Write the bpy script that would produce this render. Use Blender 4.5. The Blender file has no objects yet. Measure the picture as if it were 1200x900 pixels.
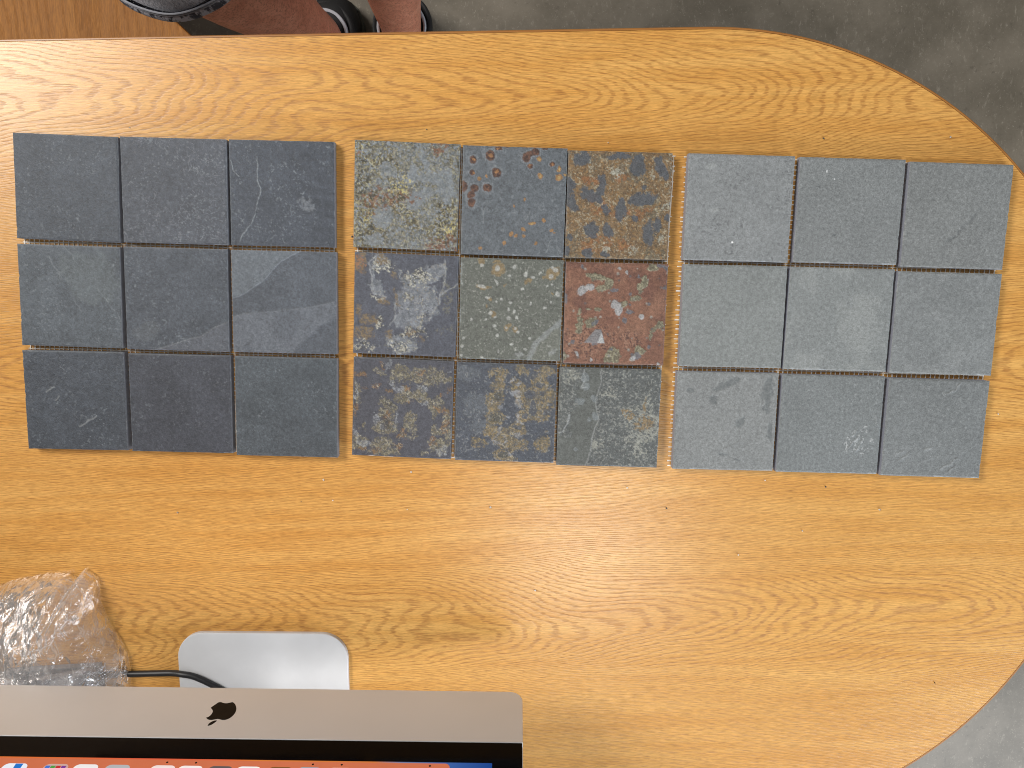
import bpy, bmesh, math, random
import numpy as np
from mathutils import Vector, Matrix

# ------------------------------------------------------------------ scene, camera, light
sc = bpy.context.scene
COL = sc.collection
R = math.radians
MM = 0.001

cam_d = bpy.data.cameras.new('camera')
cam = bpy.data.objects.new('camera', cam_d); COL.objects.link(cam)
cam_d.sensor_width = 36.0; cam_d.lens = 36.0 * 870 / 1200
cam_d.clip_start = 0.02; cam_d.clip_end = 50
cam.matrix_world = (Matrix.Translation((0, 0, 0.71568)) @ Matrix.Rotation(R(0.256), 4, 'Y') @ Matrix.Rotation(R(-7.238), 4, 'X'))
sc.camera = cam

world = bpy.data.worlds.new('World'); sc.world = world; world.use_nodes = True
bg = world.node_tree.nodes['Background']
bg.inputs[0].default_value = (1.0, 0.98, 0.95, 1); bg.inputs[1].default_value = 0.13

def area(name, loc, target, sx, sy, power, color):
    d = bpy.data.lights.new(name, 'AREA'); d.shape = 'RECTANGLE'; d.size = sx; d.size_y = sy
    d.energy = power; d.color = color
    o = bpy.data.objects.new(name, d); COL.objects.link(o)
    o.location = loc
    o.rotation_euler = (Vector(target) - Vector(loc)).to_track_quat('-Z', 'Y').to_euler()
    return o
area('ceiling_lamp', (-1.85, 1.15, 1.95), (-0.1, 0.0, 0), 1.3, 0.7, 64, (1.0, 0.955, 0.90))
area('ceiling_lamp', (0.27, -0.87, 1.9), (0.27, -0.87, 0), 0.45, 0.34, 11.5, (1.0, 0.95, 0.88))
area('window_light', (1.7, -2.2, 0.75), (0.5, -0.6, -0.5), 1.8, 1.1, 82, (0.86, 0.92, 1.0))

sc.view_settings.view_transform = 'Standard'; sc.view_settings.look = 'None'
sc.view_settings.exposure = 0.27; sc.view_settings.gamma = 1.0
sc.view_settings.use_curve_mapping = False
sc.cycles.pixel_filter_type = 'BLACKMAN_HARRIS'; sc.cycles.filter_width = 1.0
sc.cycles.max_bounces = 8; sc.cycles.transparent_max_bounces = 24

# ------------------------------------------------------------------ helpers
K = 1.0
def lin(c):
    c = c / 255.0
    return c / 12.92 if c <= 0.04045 else ((c + 0.055) / 1.055) ** 2.4
def rgb(r, g, b, k=1.0): return (lin(r) * k / K, lin(g) * k / K, lin(b) * k / K, 1.0)
def npc(r, g, b): return np.array(rgb(r, g, b)[:3])

class NT:
    """small node-graph writer"""
    def __init__(s, name):
        s.m = bpy.data.materials.new(name); s.m.use_nodes = True
        s.t = s.m.node_tree; s.n = s.t.nodes; s.bsdf = s.n['Principled BSDF']; s.out = s.n['Material Output']
    def put(s, sock, v):
        if isinstance(v, bpy.types.NodeSocket): s.t.links.new(v, sock)
        elif v is not None: sock.default_value = v
    def math(s, op, a, b=None, c=None, clamp=False):
        x = s.n.new('ShaderNodeMath'); x.operation = op; x.use_clamp = clamp
        s.put(x.inputs[0], a); s.put(x.inputs[1], b)
        if c is not None: s.put(x.inputs[2], c)
        return x.outputs[0]
    def mapr(s, v, a, b, c=0.0, d=1.0, smooth=True):
        x = s.n.new('ShaderNodeMapRange'); x.interpolation_type = 'SMOOTHSTEP' if smooth else 'LINEAR'
        s.put(x.inputs[0], v)
        for i, q in enumerate((a, b, c, d)): s.put(x.inputs[i + 1], q)
        return x.outputs[0]
    def coord(s, kind='Object'): return s.n.new('ShaderNodeTexCoord').outputs[kind]
    def mapping(s, v, scale=(1, 1, 1), loc=(0, 0, 0), rot=(0, 0, 0)):
        x = s.n.new('ShaderNodeMapping'); s.put(x.inputs[0], v)
        x.inputs['Scale'].default_value = scale; x.inputs['Location'].default_value = loc; x.inputs['Rotation'].default_value = rot
        return x.outputs[0]
    def noise(s, v, scale=1, detail=3, rough=0.5, dist=0.0, col=False):
        x = s.n.new('ShaderNodeTexNoise'); s.put(x.inputs['Vector'], v)
        x.inputs['Scale'].default_value = scale; x.inputs['Detail'].default_value = detail
        x.inputs['Roughness'].default_value = rough; x.inputs['Distortion'].default_value = dist
        return x.outputs[1 if col else 0]
    def sep(s, v):
        x = s.n.new('ShaderNodeSeparateXYZ'); s.put(x.inputs[0], v); return x.outputs
    def mix(s, f, a, b, blend='MIX'):
        x = s.n.new('ShaderNodeMix'); x.data_type = 'RGBA'; x.blend_type = blend; x.clamp_factor = True
        s.put(x.inputs[0], f); s.put(x.inputs[6], a); s.put(x.inputs[7], b); return x.outputs[2]
    def bump(s, h, strength, dist):
        x = s.n.new('ShaderNodeBump'); x.inputs['Strength'].default_value = strength; x.inputs['Distance'].default_value = dist
        s.put(x.inputs['Height'], h); s.t.links.new(x.outputs[0], s.bsdf.inputs['Normal']); return x
    def set(s, **kw):
        names = dict(color='Base Color', rough='Roughness', metal='Metallic', spec='Specular IOR Level', sss='Subsurface Weight')
        for k, v in kw.items(): s.put(s.bsdf.inputs[names[k]], v)
        return s

def put_mesh(name, me, mat=None, parent=None):
    o = bpy.data.objects.new(name, me); COL.objects.link(o)
    if mat is not None:
        for q in (mat if isinstance(mat, (list, tuple)) else [mat]): me.materials.append(q)
    if parent is not None: o.parent = parent
    return o
def from_bm(name, bm, mat=None, parent=None, smooth=False):
    me = bpy.data.meshes.new(name); bm.normal_update(); bm.to_mesh(me); bm.free()
    if smooth: me.polygons.foreach_set('use_smooth', [True] * len(me.polygons))
    return put_mesh(name, me, mat, parent)
def from_py(name, v, f, mat=None, parent=None, smooth=False):
    me = bpy.data.meshes.new(name); me.from_pydata([tuple(p) for p in v], [], [tuple(q) for q in f]); me.update()
    if smooth: me.polygons.foreach_set('use_smooth', [True] * len(me.polygons))
    return put_mesh(name, me, mat, parent)
def tag(o, label, cat=None, group=None, kind=None):
    if label: o['label'] = label
    if cat: o['category'] = cat
    if group: o['group'] = group
    if kind: o['kind'] = kind
    return o
def empty(name, loc=(0, 0, 0)):
    o = bpy.data.objects.new(name, None); COL.objects.link(o); o.location = loc; o.empty_display_size = 0.05
    return o
def box(bm, a, b):
    vs = [bm.verts.new((x, y, z)) for z in (a[2], b[2]) for y in (a[1], b[1]) for x in (a[0], b[0])]
    for q in ((0, 2, 3, 1), (4, 5, 7, 6), (0, 1, 5, 4), (2, 6, 7, 3), (0, 4, 6, 2), (1, 3, 7, 5)): bm.faces.new([vs[i] for i in q])
    return vs
def prism(outline, z0, z1, name, mat, parent, bevel=0.0, seg=3, xf=None):
    bm = bmesh.new()
    top = [bm.verts.new((x, y, z1)) for x, y in outline]; bot = [bm.verts.new((x, y, z0)) for x, y in outline]
    n = len(outline)
    ft = bm.faces.new(top); bm.faces.new(bot[::-1])
    for i in range(n): bm.faces.new((bot[i], bot[(i + 1) % n], top[(i + 1) % n], top[i]))
    bm.normal_update()
    if bevel:
        bmesh.ops.bevel(bm, geom=list(ft.edges), offset=bevel, segments=seg, affect='EDGES', profile=0.5)
    if xf:
        for v in bm.verts: v.co = xf(v.co)
        bmesh.ops.recalc_face_normals(bm, faces=bm.faces)
    return from_bm(name, bm, mat, parent)
def tube(name, pts, rad, mat, parent=None, seg=14, sub=8):
    """round tube along a Catmull-Rom spline"""
    P = [Vector(p) for p in pts]; path = []
    for i in range(len(P) - 1):
        p0, p1, p2, p3 = P[max(i - 1, 0)], P[i], P[i + 1], P[min(i + 2, len(P) - 1)]
        for k in range(sub):
            t = k / sub
            path.append(0.5 * ((2 * p1) + (-p0 + p2) * t + (2 * p0 - 5 * p1 + 4 * p2 - p3) * t * t + (-p0 + 3 * p1 - 3 * p2 + p3) * t ** 3))
    path.append(P[-1])
    v, f = [], []
    for i, p in enumerate(path):
        d = (path[min(i + 1, len(path) - 1)] - path[max(i - 1, 0)]).normalized()
        a = d.cross(Vector((0, 0, 1)));  a = a.normalized() if a.length > 1e-5 else Vector((1, 0, 0)); b = a.cross(d)
        for k in range(seg):
            q = 2 * math.pi * k / seg
            v.append(p + (a * math.cos(q) + b * math.sin(q)) * rad)
    for i in range(len(path) - 1):
        for k in range(seg):
            f.append((i * seg + k, i * seg + (k + 1) % seg, (i + 1) * seg + (k + 1) % seg, (i + 1) * seg + k))
    f.append(tuple(range(seg))[::-1]); f.append(tuple(range((len(path) - 1) * seg, len(path) * seg)))
    return from_py(name, v, f, mat, parent, True)

# numpy noise
_tab = np.random.RandomState(7).rand(64, 256, 256)
def vn(x, y, seed=0):
    t = _tab[seed % 64]
    xi = np.floor(x).astype(int); yi = np.floor(y).astype(int); fx = x - xi; fy = y - yi
    fx = fx * fx * (3 - 2 * fx); fy = fy * fy * (3 - 2 * fy)
    a = t[xi % 256, yi % 256]; b = t[(xi + 1) % 256, yi % 256]; c = t[xi % 256, (yi + 1) % 256]; d = t[(xi + 1) % 256, (yi + 1) % 256]
    return (a * (1 - fx) + b * fx) * (1 - fy) + (c * (1 - fx) + d * fx) * fy
def fbm(x, y, s, seed=0, o=4, g=0.5):
    r = 0; a = 1; n = 0
    for i in range(o):
        ca, sa = math.cos(0.7 * i + seed), math.sin(0.7 * i + seed)
        r = r + a * vn((x * ca - y * sa) * s + 17.3 * i + 40, (x * sa + y * ca) * s + 9.1 * i + 40, seed + i); n += a; a *= g; s *= 2.03
    return r / n
def ridge(x, y, s, seed=0, o=3):
    r = 0; a = 1; n = 0
    for i in range(o):
        r = r + a * (1 - np.abs(2 * fbm(x, y, s, seed + 5 * i, 2) - 1) * 2.2); n += a; a *= 0.5; s *= 2.1
    return r / n
def st(v, a, b):
    t = np.clip((v - a) / (b - a), 0, 1); return t * t * (3 - 2 * t)
def mixc(c, m, d): return c * (1 - m[..., None]) + np.asarray(d) * m[..., None]

# ------------------------------------------------------------------ materials
def make_wood(name, light, mid, dark, rough=0.30, y1=0.183, period=0.515, along='X', A=52.0, B=44.0, amp=11.0, off=(0, 0, 0), rotz=R(0.87)):
    w = NT(name)
    co = w.mapping(w.coord(), rot=(0, 0, -rotz), loc=off)
    if along == 'Y': co = w.mapping(co, rot=(0, 0, R(90)))
    x, y, z = w.sep(co)
    big = w.noise(w.mapping(co, (2.6, 9.0, 1)), 1, 1.0, 0.4)
    oval = w.noise(w.mapping(co, (5.5, 20.0, 1), loc=(4.3, 2.1, 0)), 1, 1.0, 0.4)
    fine = w.noise(w.mapping(co, (13, 80, 1)), 1, 3, 0.6)
    tiny = w.noise(w.mapping(co, (60, 460, 1)), 1, 2, 0.6)
    ph = w.math('MULTIPLY', w.math('SUBTRACT', y, y1), 2 * math.pi / period)
    F = w.math('MULTIPLY', w.math('COSINE', ph), A)
    F = w.math('ADD', F, w.math('MULTIPLY', x, -B))
    F = w.math('ADD', F, w.math('MULTIPLY', big, amp))
    F = w.math('ADD', F, w.math('MULTIPLY', oval, w.mapr(w.math('COSINE', ph), -0.1, 0.9, 1.0, amp * 1.0)))
    F = w.math('ADD', F, w.math('MULTIPLY', fine, 1.5))
    F = w.math('ADD', F, w.math('MULTIPLY', tiny, 0.6))
    s = w.math('MULTIPLY_ADD', w.math('SINE', w.math('MULTIPLY', F, 2 * math.pi)), 0.5, 0.5)
    line = w.mapr(s, 0.52, 0.98)
    pore = w.noise(w.mapping(co, (75, 900, 1)), 1, 2, 0.55)
    pore2 = w.noise(w.mapping(co, (150, 1500, 1), loc=(3, 7, 0)), 1, 1, 0.5)
    p = w.mapr(pore, 0.36, 0.66)
    streak = w.noise(w.mapping(co, (5, 60, 1)), 1, 4, 0.6)
    zone = w.noise(w.mapping(co, (3, 9, 1), loc=(5, 1, 0)), 1, 2, 0.5)
    c = w.mix(w.mapr(streak, 0.3, 0.7), light, mid)
    c = w.mix(w.math('MULTIPLY', w.mapr(zone, 0.35, 0.7), 0.30), c, mid)
    f = w.math('MULTIPLY', line, w.math('MULTIPLY_ADD', p, 0.50, 0.14))
    c = w.mix(f, c, dark)
    c = w.mix(w.math('MULTIPLY', w.mapr(pore2, 0.56, 0.74), 0.42), c, dark)
    dash = w.noise(w.mapping(co, (80, 1100, 1), loc=(1, 2, 0)), 1, 3, 0.65)
    cg = w.n.new('ShaderNodeCombineColor')
    kk = w.mapr(dash, 0.28, 0.72, 0.78, 1.20)
    for i in range(3): w.put(cg.inputs[i], kk)
    c = w.mix(1.0, c, cg.outputs[0], 'MULTIPLY')
    w.set(color=c, spec=0.5)
    w.put(w.bsdf.inputs['Roughness'], w.math('MULTIPLY_ADD', f, 0.12, rough))
    w.bump(w.math('ADD', w.math('MULTIPLY', f, -1.0), w.math('MULTIPLY', pore, 0.5)), 0.16, 0.0006)
    return w.m
M_oak = make_wood('oak_laminate', rgb(214, 165, 93), rgb(199, 145, 73), rgb(144, 92, 44))
M_oak_dark = make_wood('oak_laminate_low', rgb(160, 105, 36), rgb(146, 93, 29), rgb(128, 80, 25), 0.7, along='Y', A=6, B=6, amp=3, off=(0.3, 0.2, 0))

w = NT('brown_edging'); n_ = w.noise(w.mapping(w.coord(), (30, 30, 900)), 1, 3)
w.set(color=w.mix(n_, rgb(168, 116, 60), rgb(140, 92, 46)), rough=0.34); M_edge = w.m

w = NT('vinyl_floor'); co = w.coord()
a_ = w.noise(co, 9, 6, 0.65); b_ = w.noise(co, 300, 3, 0.7); c_ = w.noise(w.mapping(co, (140, 60, 1)), 1, 5, 0.7); d_ = w.noise(co, 70, 5, 0.7)
c = w.mix(w.mapr(a_, 0.3, 0.7), rgb(94, 87, 75), rgb(116, 108, 95))
c = w.mix(w.math('MULTIPLY', w.mapr(c_, 0.56, 0.72), 0.5), c, rgb(148, 140, 126))
c = w.mix(w.math('MULTIPLY', w.mapr(d_, 0.58, 0.75), 0.5), c, rgb(68, 62, 54))
c = w.mix(w.math('MULTIPLY', w.mapr(b_, 0.6, 0.75), 0.5), c, rgb(172, 164, 148))
w.set(color=c, rough=0.55, spec=0.35); w.bump(b_, 0.15, 0.001); M_floor = w.m

def make_slate(name, rough, bumps, sheen):
    w = NT(name); co = w.coord()
    at = w.n.new('ShaderNodeAttribute'); at.attribute_name = 'Col'
    g1 = w.noise(co, 900, 3, 0.75); g2 = w.noise(co, 330, 5, 0.7)
    k = w.math('ADD', w.math('MULTIPLY', w.mapr(g1, 0.3, 0.7), 0.42), w.math('MULTIPLY', w.mapr(g2, 0.3, 0.7), 0.36))
    k = w.math('ADD', k, 0.61)
    cc = w.n.new('ShaderNodeCombineColor')
    for i in range(3): w.put(cc.inputs[i], k)
    w.set(color=w.mix(1.0, at.outputs[0], cc.outputs[0], 'MULTIPLY'), spec=sheen)
    w.put(w.bsdf.inputs['Roughness'], w.math('MULTIPLY_ADD', g2, 0.25, rough))
    w.bump(w.math('ADD', w.math('MULTIPLY', g1, 0.4), g2), bumps, 0.0009)
    return w.m
M_slate = make_slate('natural_slate', 0.42, 0.5, 0.45)
M_slate_fine = make_slate('honed_grey_slate', 0.46, 0.28, 0.4)
w = NT('cut_slate_edge'); e_ = w.noise(w.mapping(w.coord(), (300, 300, 1600)), 1, 3)
w.set(color=w.mix(e_, rgb(128, 132, 142), rgb(164, 168, 180)), rough=0.6); w.bump(e_, 0.3, 0.0006); M_cut = w.m
w = NT('cut_slate_edge_dark'); e_ = w.noise(w.mapping(w.coord(), (300, 300, 1600)), 1, 3)
w.set(color=w.mix(e_, rgb(106, 110, 118), rgb(142, 146, 154)), rough=0.6); w.bump(e_, 0.3, 0.0006); M_cut_dark = w.m

w = NT('glass_fibre_mesh'); e_ = w.noise(w.coord(), 240, 2)
w.set(color=w.mix(w.mapr(e_, 0.35, 0.65), rgb(226, 214, 194), rgb(244, 242, 238)), rough=0.6); M_mesh = w.m

w = NT('bead_blasted_aluminium'); co = w.coord(); e_ = w.noise(co, 1500, 2); e2 = w.noise(co, 14, 3)
w.set(color=w.mix(e2, rgb(206, 208, 210), rgb(216, 218, 221)), metal=0.5)
w.put(w.bsdf.inputs['Roughness'], w.math('MULTIPLY_ADD', e_, 0.1, 0.42)); w.bump(e_, 0.04, 0.0003); M_alu = w.m
w = NT('satin_aluminium_foot'); co = w.coord(); e_ = w.noise(co, 1500, 2); e2 = w.noise(co, 20, 4)
w.set(color=w.mix(w.mapr(e2, 0.3, 0.7), rgb(196, 197, 199), rgb(206, 207, 209)), metal=0.1)
w.put(w.bsdf.inputs['Roughness'], w.math('MULTIPLY_ADD', e2, 0.06, 0.52)); w.bump(e_, 0.05, 0.0003); M_foot = w.m
w = NT('black_glass'); e_ = w.noise(w.coord(), 30, 4); w.set(color=(0.002, 0.002, 0.0025, 1), spec=0.06)
w.put(w.bsdf.inputs['Roughness'], w.mapr(e_, 0.45, 0.8, 0.05, 0.22)); M_glass = w.m
w = NT('black_gloss_logo'); e_ = w.noise(w.coord(), 200, 2); w.set(color=w.mix(e_, (0.004, 0.003, 0.0025, 1), (0.009, 0.0075, 0.006, 1)), rough=0.3, spec=0.1); M_logo = w.m
w = NT('black_rubber'); e_ = w.noise(w.coord(), 500, 2); w.set(color=w.mix(e_, rgb(20, 20, 22), rgb(34, 34, 37)), rough=0.45); w.bump(e_, 0.1, 0.0004); M_rubber = w.m

def flat_emit(name, col, k):
    w = NT(name); e = w.n.new('ShaderNodeEmission'); e.inputs[1].default_value = k
    n = w.noise(w.coord(), 60, 2); dk = tuple(q * 0.85 for q in col[:3]) + (1,)
    w.put(e.inputs[0], w.mix(n, dk, col)); w.t.links.new(e.outputs[0], w.out.inputs[0]); return w.m

# ------------------------------------------------------------------ floor
FLOOR = -0.735
o = from_py('floor', [(-6, -6, FLOOR), (6, -6, FLOOR), (6, 6, FLOOR), (-6, 6, FLOOR)], [(0, 1, 2, 3)], M_floor)
tag(o, 'mottled grey vinyl floor under the desk', kind='structure')

# ------------------------------------------------------------------ desk
desk = empty('desk', (0, 0, FLOOR)); tag(desk, 'oak laminate desk with a half-round end under the tile sheets', 'desk')
def desk_outline(inset=0.0):
    cx, cy, r, al = 0.180, -0.1615, 0.401 - inset, R(0.87)
    pts = [(cx + r * math.cos(al + a), cy + r * math.sin(al + a)) for a in np.linspace(-math.pi / 2, math.pi / 2, 97)]
    d = (math.cos(al), math.sin(al)); L = 1.25 - inset
    t = pts[-1]; b = pts[0]
    pts.append((t[0] - d[0] * L, t[1] - d[1] * L)); pts.append((b[0] - d[0] * L, b[1] - d[1] * L))
    return pts
def up(o, p):
    o.parent = p; o.matrix_parent_inverse = Matrix.Translation(-p.location); return o
# top sheet and edging band are separate pieces: the edging is a hollow ring outside the board
top = up(prism(desk_outline(0.0028), -0.025, 0.0, 'tabletop', M_oak, None, 0.0004, 1), desk)
bm = bmesh.new(); outs = desk_outline(0.0); ins = desk_outline(0.0026); n = len(outs)
prof = [(0.0, -0.0246), (1.0, -0.0246), (1.0, -0.0034), (0.93, -0.0018), (0.75, -0.0007), (0.45, -0.0002), (0.0, -0.0002)]
rings = []
for t, z in prof:
    rings.append([bm.verts.new((i[0] + (q[0] - i[0]) * t, i[1] + (q[1] - i[1]) * t, z)) for i, q in zip(ins, outs)])
for k in range(len(rings)):
    a, b = rings[k], rings[(k + 1) % len(rings)]
    for i in range(n): bm.faces.new((a[i], a[(i + 1) % n], b[(i + 1) % n], b[i]))
bmesh.ops.recalc_face_normals(bm, faces=bm.faces)
up(from_bm('edging', bm, M_edge, None), desk)
for lx in (-0.85, 0.05):
    bm = bmesh.new(); box(bm, (lx - 0.02, -0.34, FLOOR), (lx + 0.02, -0.06, -0.0252))
    bmesh.ops.bevel(bm, geom=list(bm.edges), offset=0.003, segments=2, affect='EDGES')
    up(from_bm('leg', bm, M_edge, None), desk)

# ------------------------------------------------------------------ slate tiles
TILES = [
 [(-417.25,93.84,-2.51,97.87,96.94),(-316.99,90.82,-1.62,99.01,96.84),(-216.95,88.50,-1.36,98.44,96.79),
  (-421.26,-6.31,-1.96,97.26,96.23),(-320.65,-9.31,-1.59,98.59,97.64),(-218.88,-11.97,-1.28,99.79,97.27),
  (-423.77,-106.14,-1.06,97.75,96.60),(-322.48,-109.06,-1.29,98.80,96.05),(-220.70,-112.47,-1.49,99.09,97.43)],
 [(-101.26,86.41,-2.43,97.75,97.95),(-1.63,81.21,-1.79,96.92,99.73),(95.70,77.50,-1.53,96.73,98.43),
  (-104.00,-14.28,-2.53,97.89,96.12),(-4.36,-18.83,-1.66,97.21,96.24),(94.33,-22.84,-1.29,96.50,96.77),
  (-108.53,-113.61,-2.58,96.40,96.13),(-9.34,-117.93,-1.81,96.50,96.30),(89.83,-122.43,-1.48,97.82,96.40)],
 [(207.38,74.91,-1.64,99.05,97.77),(310.19,72.25,-1.53,98.09,96.83),(410.18,67.84,-1.83,96.62,96.43),
  (205.75,-25.28,-1.21,98.2,97.11),(306.10,-28.14,-1.53,99.19,97.84),(406.64,-31.98,-1.63,98.21,96.95),
  (202.45,-125.99,-1.19,98.1,96.31),(303.51,-128.95,-1.33,98.94,96.36),(403.83,-132.62,-1.72,96.78,96.03)]]
N = 168
lin01 = np.linspace(0, 1, N)
U, V = np.meshgrid(lin01, 1 - lin01)          # U to the right, V downwards as seen in the photograph
def pl(pts, wob=0.012, seed=3):
    """distance to a polyline given in tile coordinates, slightly wobbled"""
    u = U + wob * (fbm(U, V, 14, seed) - 0.5) * 2; v = V + wob * (fbm(U, V, 14, seed + 9) - 0.5) * 2
    d = np.full(U.shape, 9.0)
    for (x0, y0), (x1, y1) in zip(pts[:-1], pts[1:]):
        dx, dy = x1 - x0, y1 - y0; t = np.clip(((u - x0) * dx + (v - y0) * dy) / (dx * dx + dy * dy), 0, 1)
        d = np.minimum(d, np.hypot(u - x0 - t * dx, v - y0 - t * dy))
    return d
def below(pts, wob=0.008, seed=3):
    """signed height of the point below a left-to-right line"""
    xs, ys = zip(*pts)
    return V + wob * 2 * (fbm(U, V, 16, seed) - 0.5) - np.interp(U, xs, ys)
def blobs(lst, wob=0.03, seed=5, soft=0.35, f=9):
    """lst of (u, v, ru, rv[, angle]) -> soft mask"""
    u = U + wob * 2.5 * (fbm(U, V, f, seed, 5, 0.72) - 0.5); v = V + wob * 2.5 * (fbm(U, V, f, seed + 8, 5, 0.72) - 0.5)
    m = np.zeros(U.shape)
    for q in lst:
        a = q[4] if len(q) > 4 else 0.0; c, s = math.cos(a), math.sin(a)
        du, dv = u - q[0], v - q[1]
        r = np.hypot((du * c + dv * s) / q[2], (-du * s + dv * c) / q[3])
        m = np.maximum(m, 1 - st(r, 1 - soft, 1 + soft))
    if soft >= 0.3 and wob > 0.015:
        m = st(m + 0.95 * (fbm(U, V, 24, seed + 2, 4, 0.8) - 0.5), 0.28, 0.72) * st(m, 0.0, 0.12)
    return m
def crop(lst, x0, y0, w, h):                  # blob centres measured on an enlarged view
    return [((q[0] - x0) / w, (q[1] - y0) / h, q[2] / w, q[3] / h) + tuple(q[4:]) for q in lst]

def dark_tile(i):
    sd = 3 + i * 5
    base = [(76,82,90),(80,85,93),(72,78,87),(88,95,102),(80,86,94),(86,92,100),(72,78,86),(70,74,82),(80,87,93)][i]
    c = np.tile(npc(*base), (N, N, 1))
    n1 = fbm(U, V, 4, sd, 5, 0.6); n2 = fbm(U, V, 22, sd + 3, 4, 0.65)
    c = c * (0.62 + 0.56 * n1 + 0.24 * n2)[..., None]
    h = 0.25 * (n1 - 0.5) + 0.14 * (n2 - 0.5)
    vein = st(ridge(U, V, 5.5, sd + 1, 3), 0.80, 0.98) * st(fbm(U, V, 3, sd + 6), 0.42, 0.66)
    sp = st(fbm(U, V, 60, sd + 2, 2), 0.66, 0.80) * (0.3 + st(fbm(U, V, 5, sd + 7), 0.4, 0.7))
    k = [0.75, 1.0, 0.9, 0.9, 0.8, 0.25, 0.7, 0.5, 0.7][i]
    c = mixc(c, np.clip(vein * 0.42 * k + sp * 0.38 * k, 0, 1), npc(140, 148, 154)); h = h + vein * 0.12 * k
    if i == 1:
        s = st(np.abs(fbm(U, V, 26, 31, 2) - 0.5), 0.035, 0.0) ; c = mixc(c, s * 0.5 * st(fbm(U, V, 5, 8), 0.3, 0.6), npc(146, 150, 158))
    if i == 2:
        for pts in ([(0.27, 0.16), (0.27, 0.36), (0.29, 0.5), (0.25, 0.66), (0.2, 0.8), (0.1, 0.92), (0.06, 1.0)], [(0.02, 0.2), (0.05, 0.3), (0.09, 0.34)]):
            d = pl(pts, 0.02); c = mixc(c, st(d, 0.009, 0.0) * 0.7 * st(fbm(U, V, 14, 6, 3), 0.3, 0.55), npc(146, 154, 160)); h = h + 0.3 * st(d, 0.016, 0.0)
        sw = np.sin((np.hypot(U - 1.0, V + 0.1) * 26 + 5 * fbm(U, V, 5, 12)) * 2) * st(U + 0.3 * (1 - V), 0.55, 0.9)
        c = c * (1 + 0.09 * sw)[..., None]; h = h + 0.1 * sw
        m = blobs([(0.72, 0.6, 0.1, 0.06, 0.4)], 0.06, 8, 0.6); c = mixc(c, m * 0.4 * st(n2, 0.4, 0.6), npc(140, 146, 152))
    if i == 3:
        for a, b in (((0.3, 0.12), (0.78, 0.95)), ((0.45, 0.0), (1.0, 0.72)), ((0.0, 0.55), (0.5, 0.2))):
            c = mixc(c, st(pl([a, b], 0.02), 0.012, 0.0) * 0.3 * st(fbm(U, V, 12, 4, 3), 0.35, 0.6), npc(140, 148, 154))
        m = blobs([(0.7, 0.3, 0.3, 0.25, 0.5)], 0.1, 4, 0.6); c = mixc(c, m * 0.3, npc(112, 120, 122))
    if i == 4:
        e = below([(0, 1.05), (0.36, 0.97), (0.48, 0.93), (0.6, 0.88), (0.72, 0.86), (0.85, 0.77), (1.0, 0.70)])
        m = st(e, -0.006, 0.006); c = mixc(c, m * 0.38, npc(110, 114, 122)); h = h + 0.7 * m
        m = blobs([(0.2, 0.83, 0.13, 0.09, -0.4)], 0.05, 3, 0.25); c = mixc(c, m * 0.25, npc(116, 122, 126)); h = h + 0.4 * m
    if i == 5:
        e1 = below([(0, 0.47), (0.07, 0.45), (0.18, 0.38), (0.3, 0.3), (0.4, 0.18), (0.48, 0.1), (0.66, 0.0), (1, -0.2)])
        m = st(e1, 0.004, -0.004); c = mixc(c, m * 0.55, npc(118, 126, 133)); h = h + 0.7 * m
        c = mixc(c, st(np.abs(e1), 0.010, 0.0) * 0.45, npc(150, 158, 166))
        e2 = below([(0, 0.65), (0.14, 0.61), (0.3, 0.60), (0.5, 0.57), (0.75, 0.54), (0.9, 0.50), (1.0, 0.47)])
        m2 = st(e2, -0.004, 0.004); e3 = below([(0, 1.6), (0.5, 1.08), (0.6, 0.97), (0.78, 0.8), (1.0, 0.62)], 0.02)
        m2 = m2 * (1 - 0.85 * st(e3, -0.03, 0.03)); c = mixc(c, m2 * 0.55, npc(116, 122, 130)); h = h + 0.5 * m2
        b = blobs([(0.85, 0.73, 0.04, 0.03, -0.6), (0.17, 0.95, 0.05, 0.05), (0.52, 0.7, 0.12, 0.16)], 0.05, 6, 0.6); c = mixc(c, b * 0.35, npc(76, 82, 90))
    if i == 6:
        for p in ([(0.22, 0.42), (0.3, 0.37)], [(0.52, 0.76), (0.6, 0.71), (0.7, 0.65)], [(0.3, 0.5), (0.33, 0.46)]):
            d = pl(p, 0.02); c = mixc(c, st(d, 0.014, 0.0) * 0.6, npc(150, 156, 160)); h = h + 0.4 * st(d, 0.025, 0)
    return c, h

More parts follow.
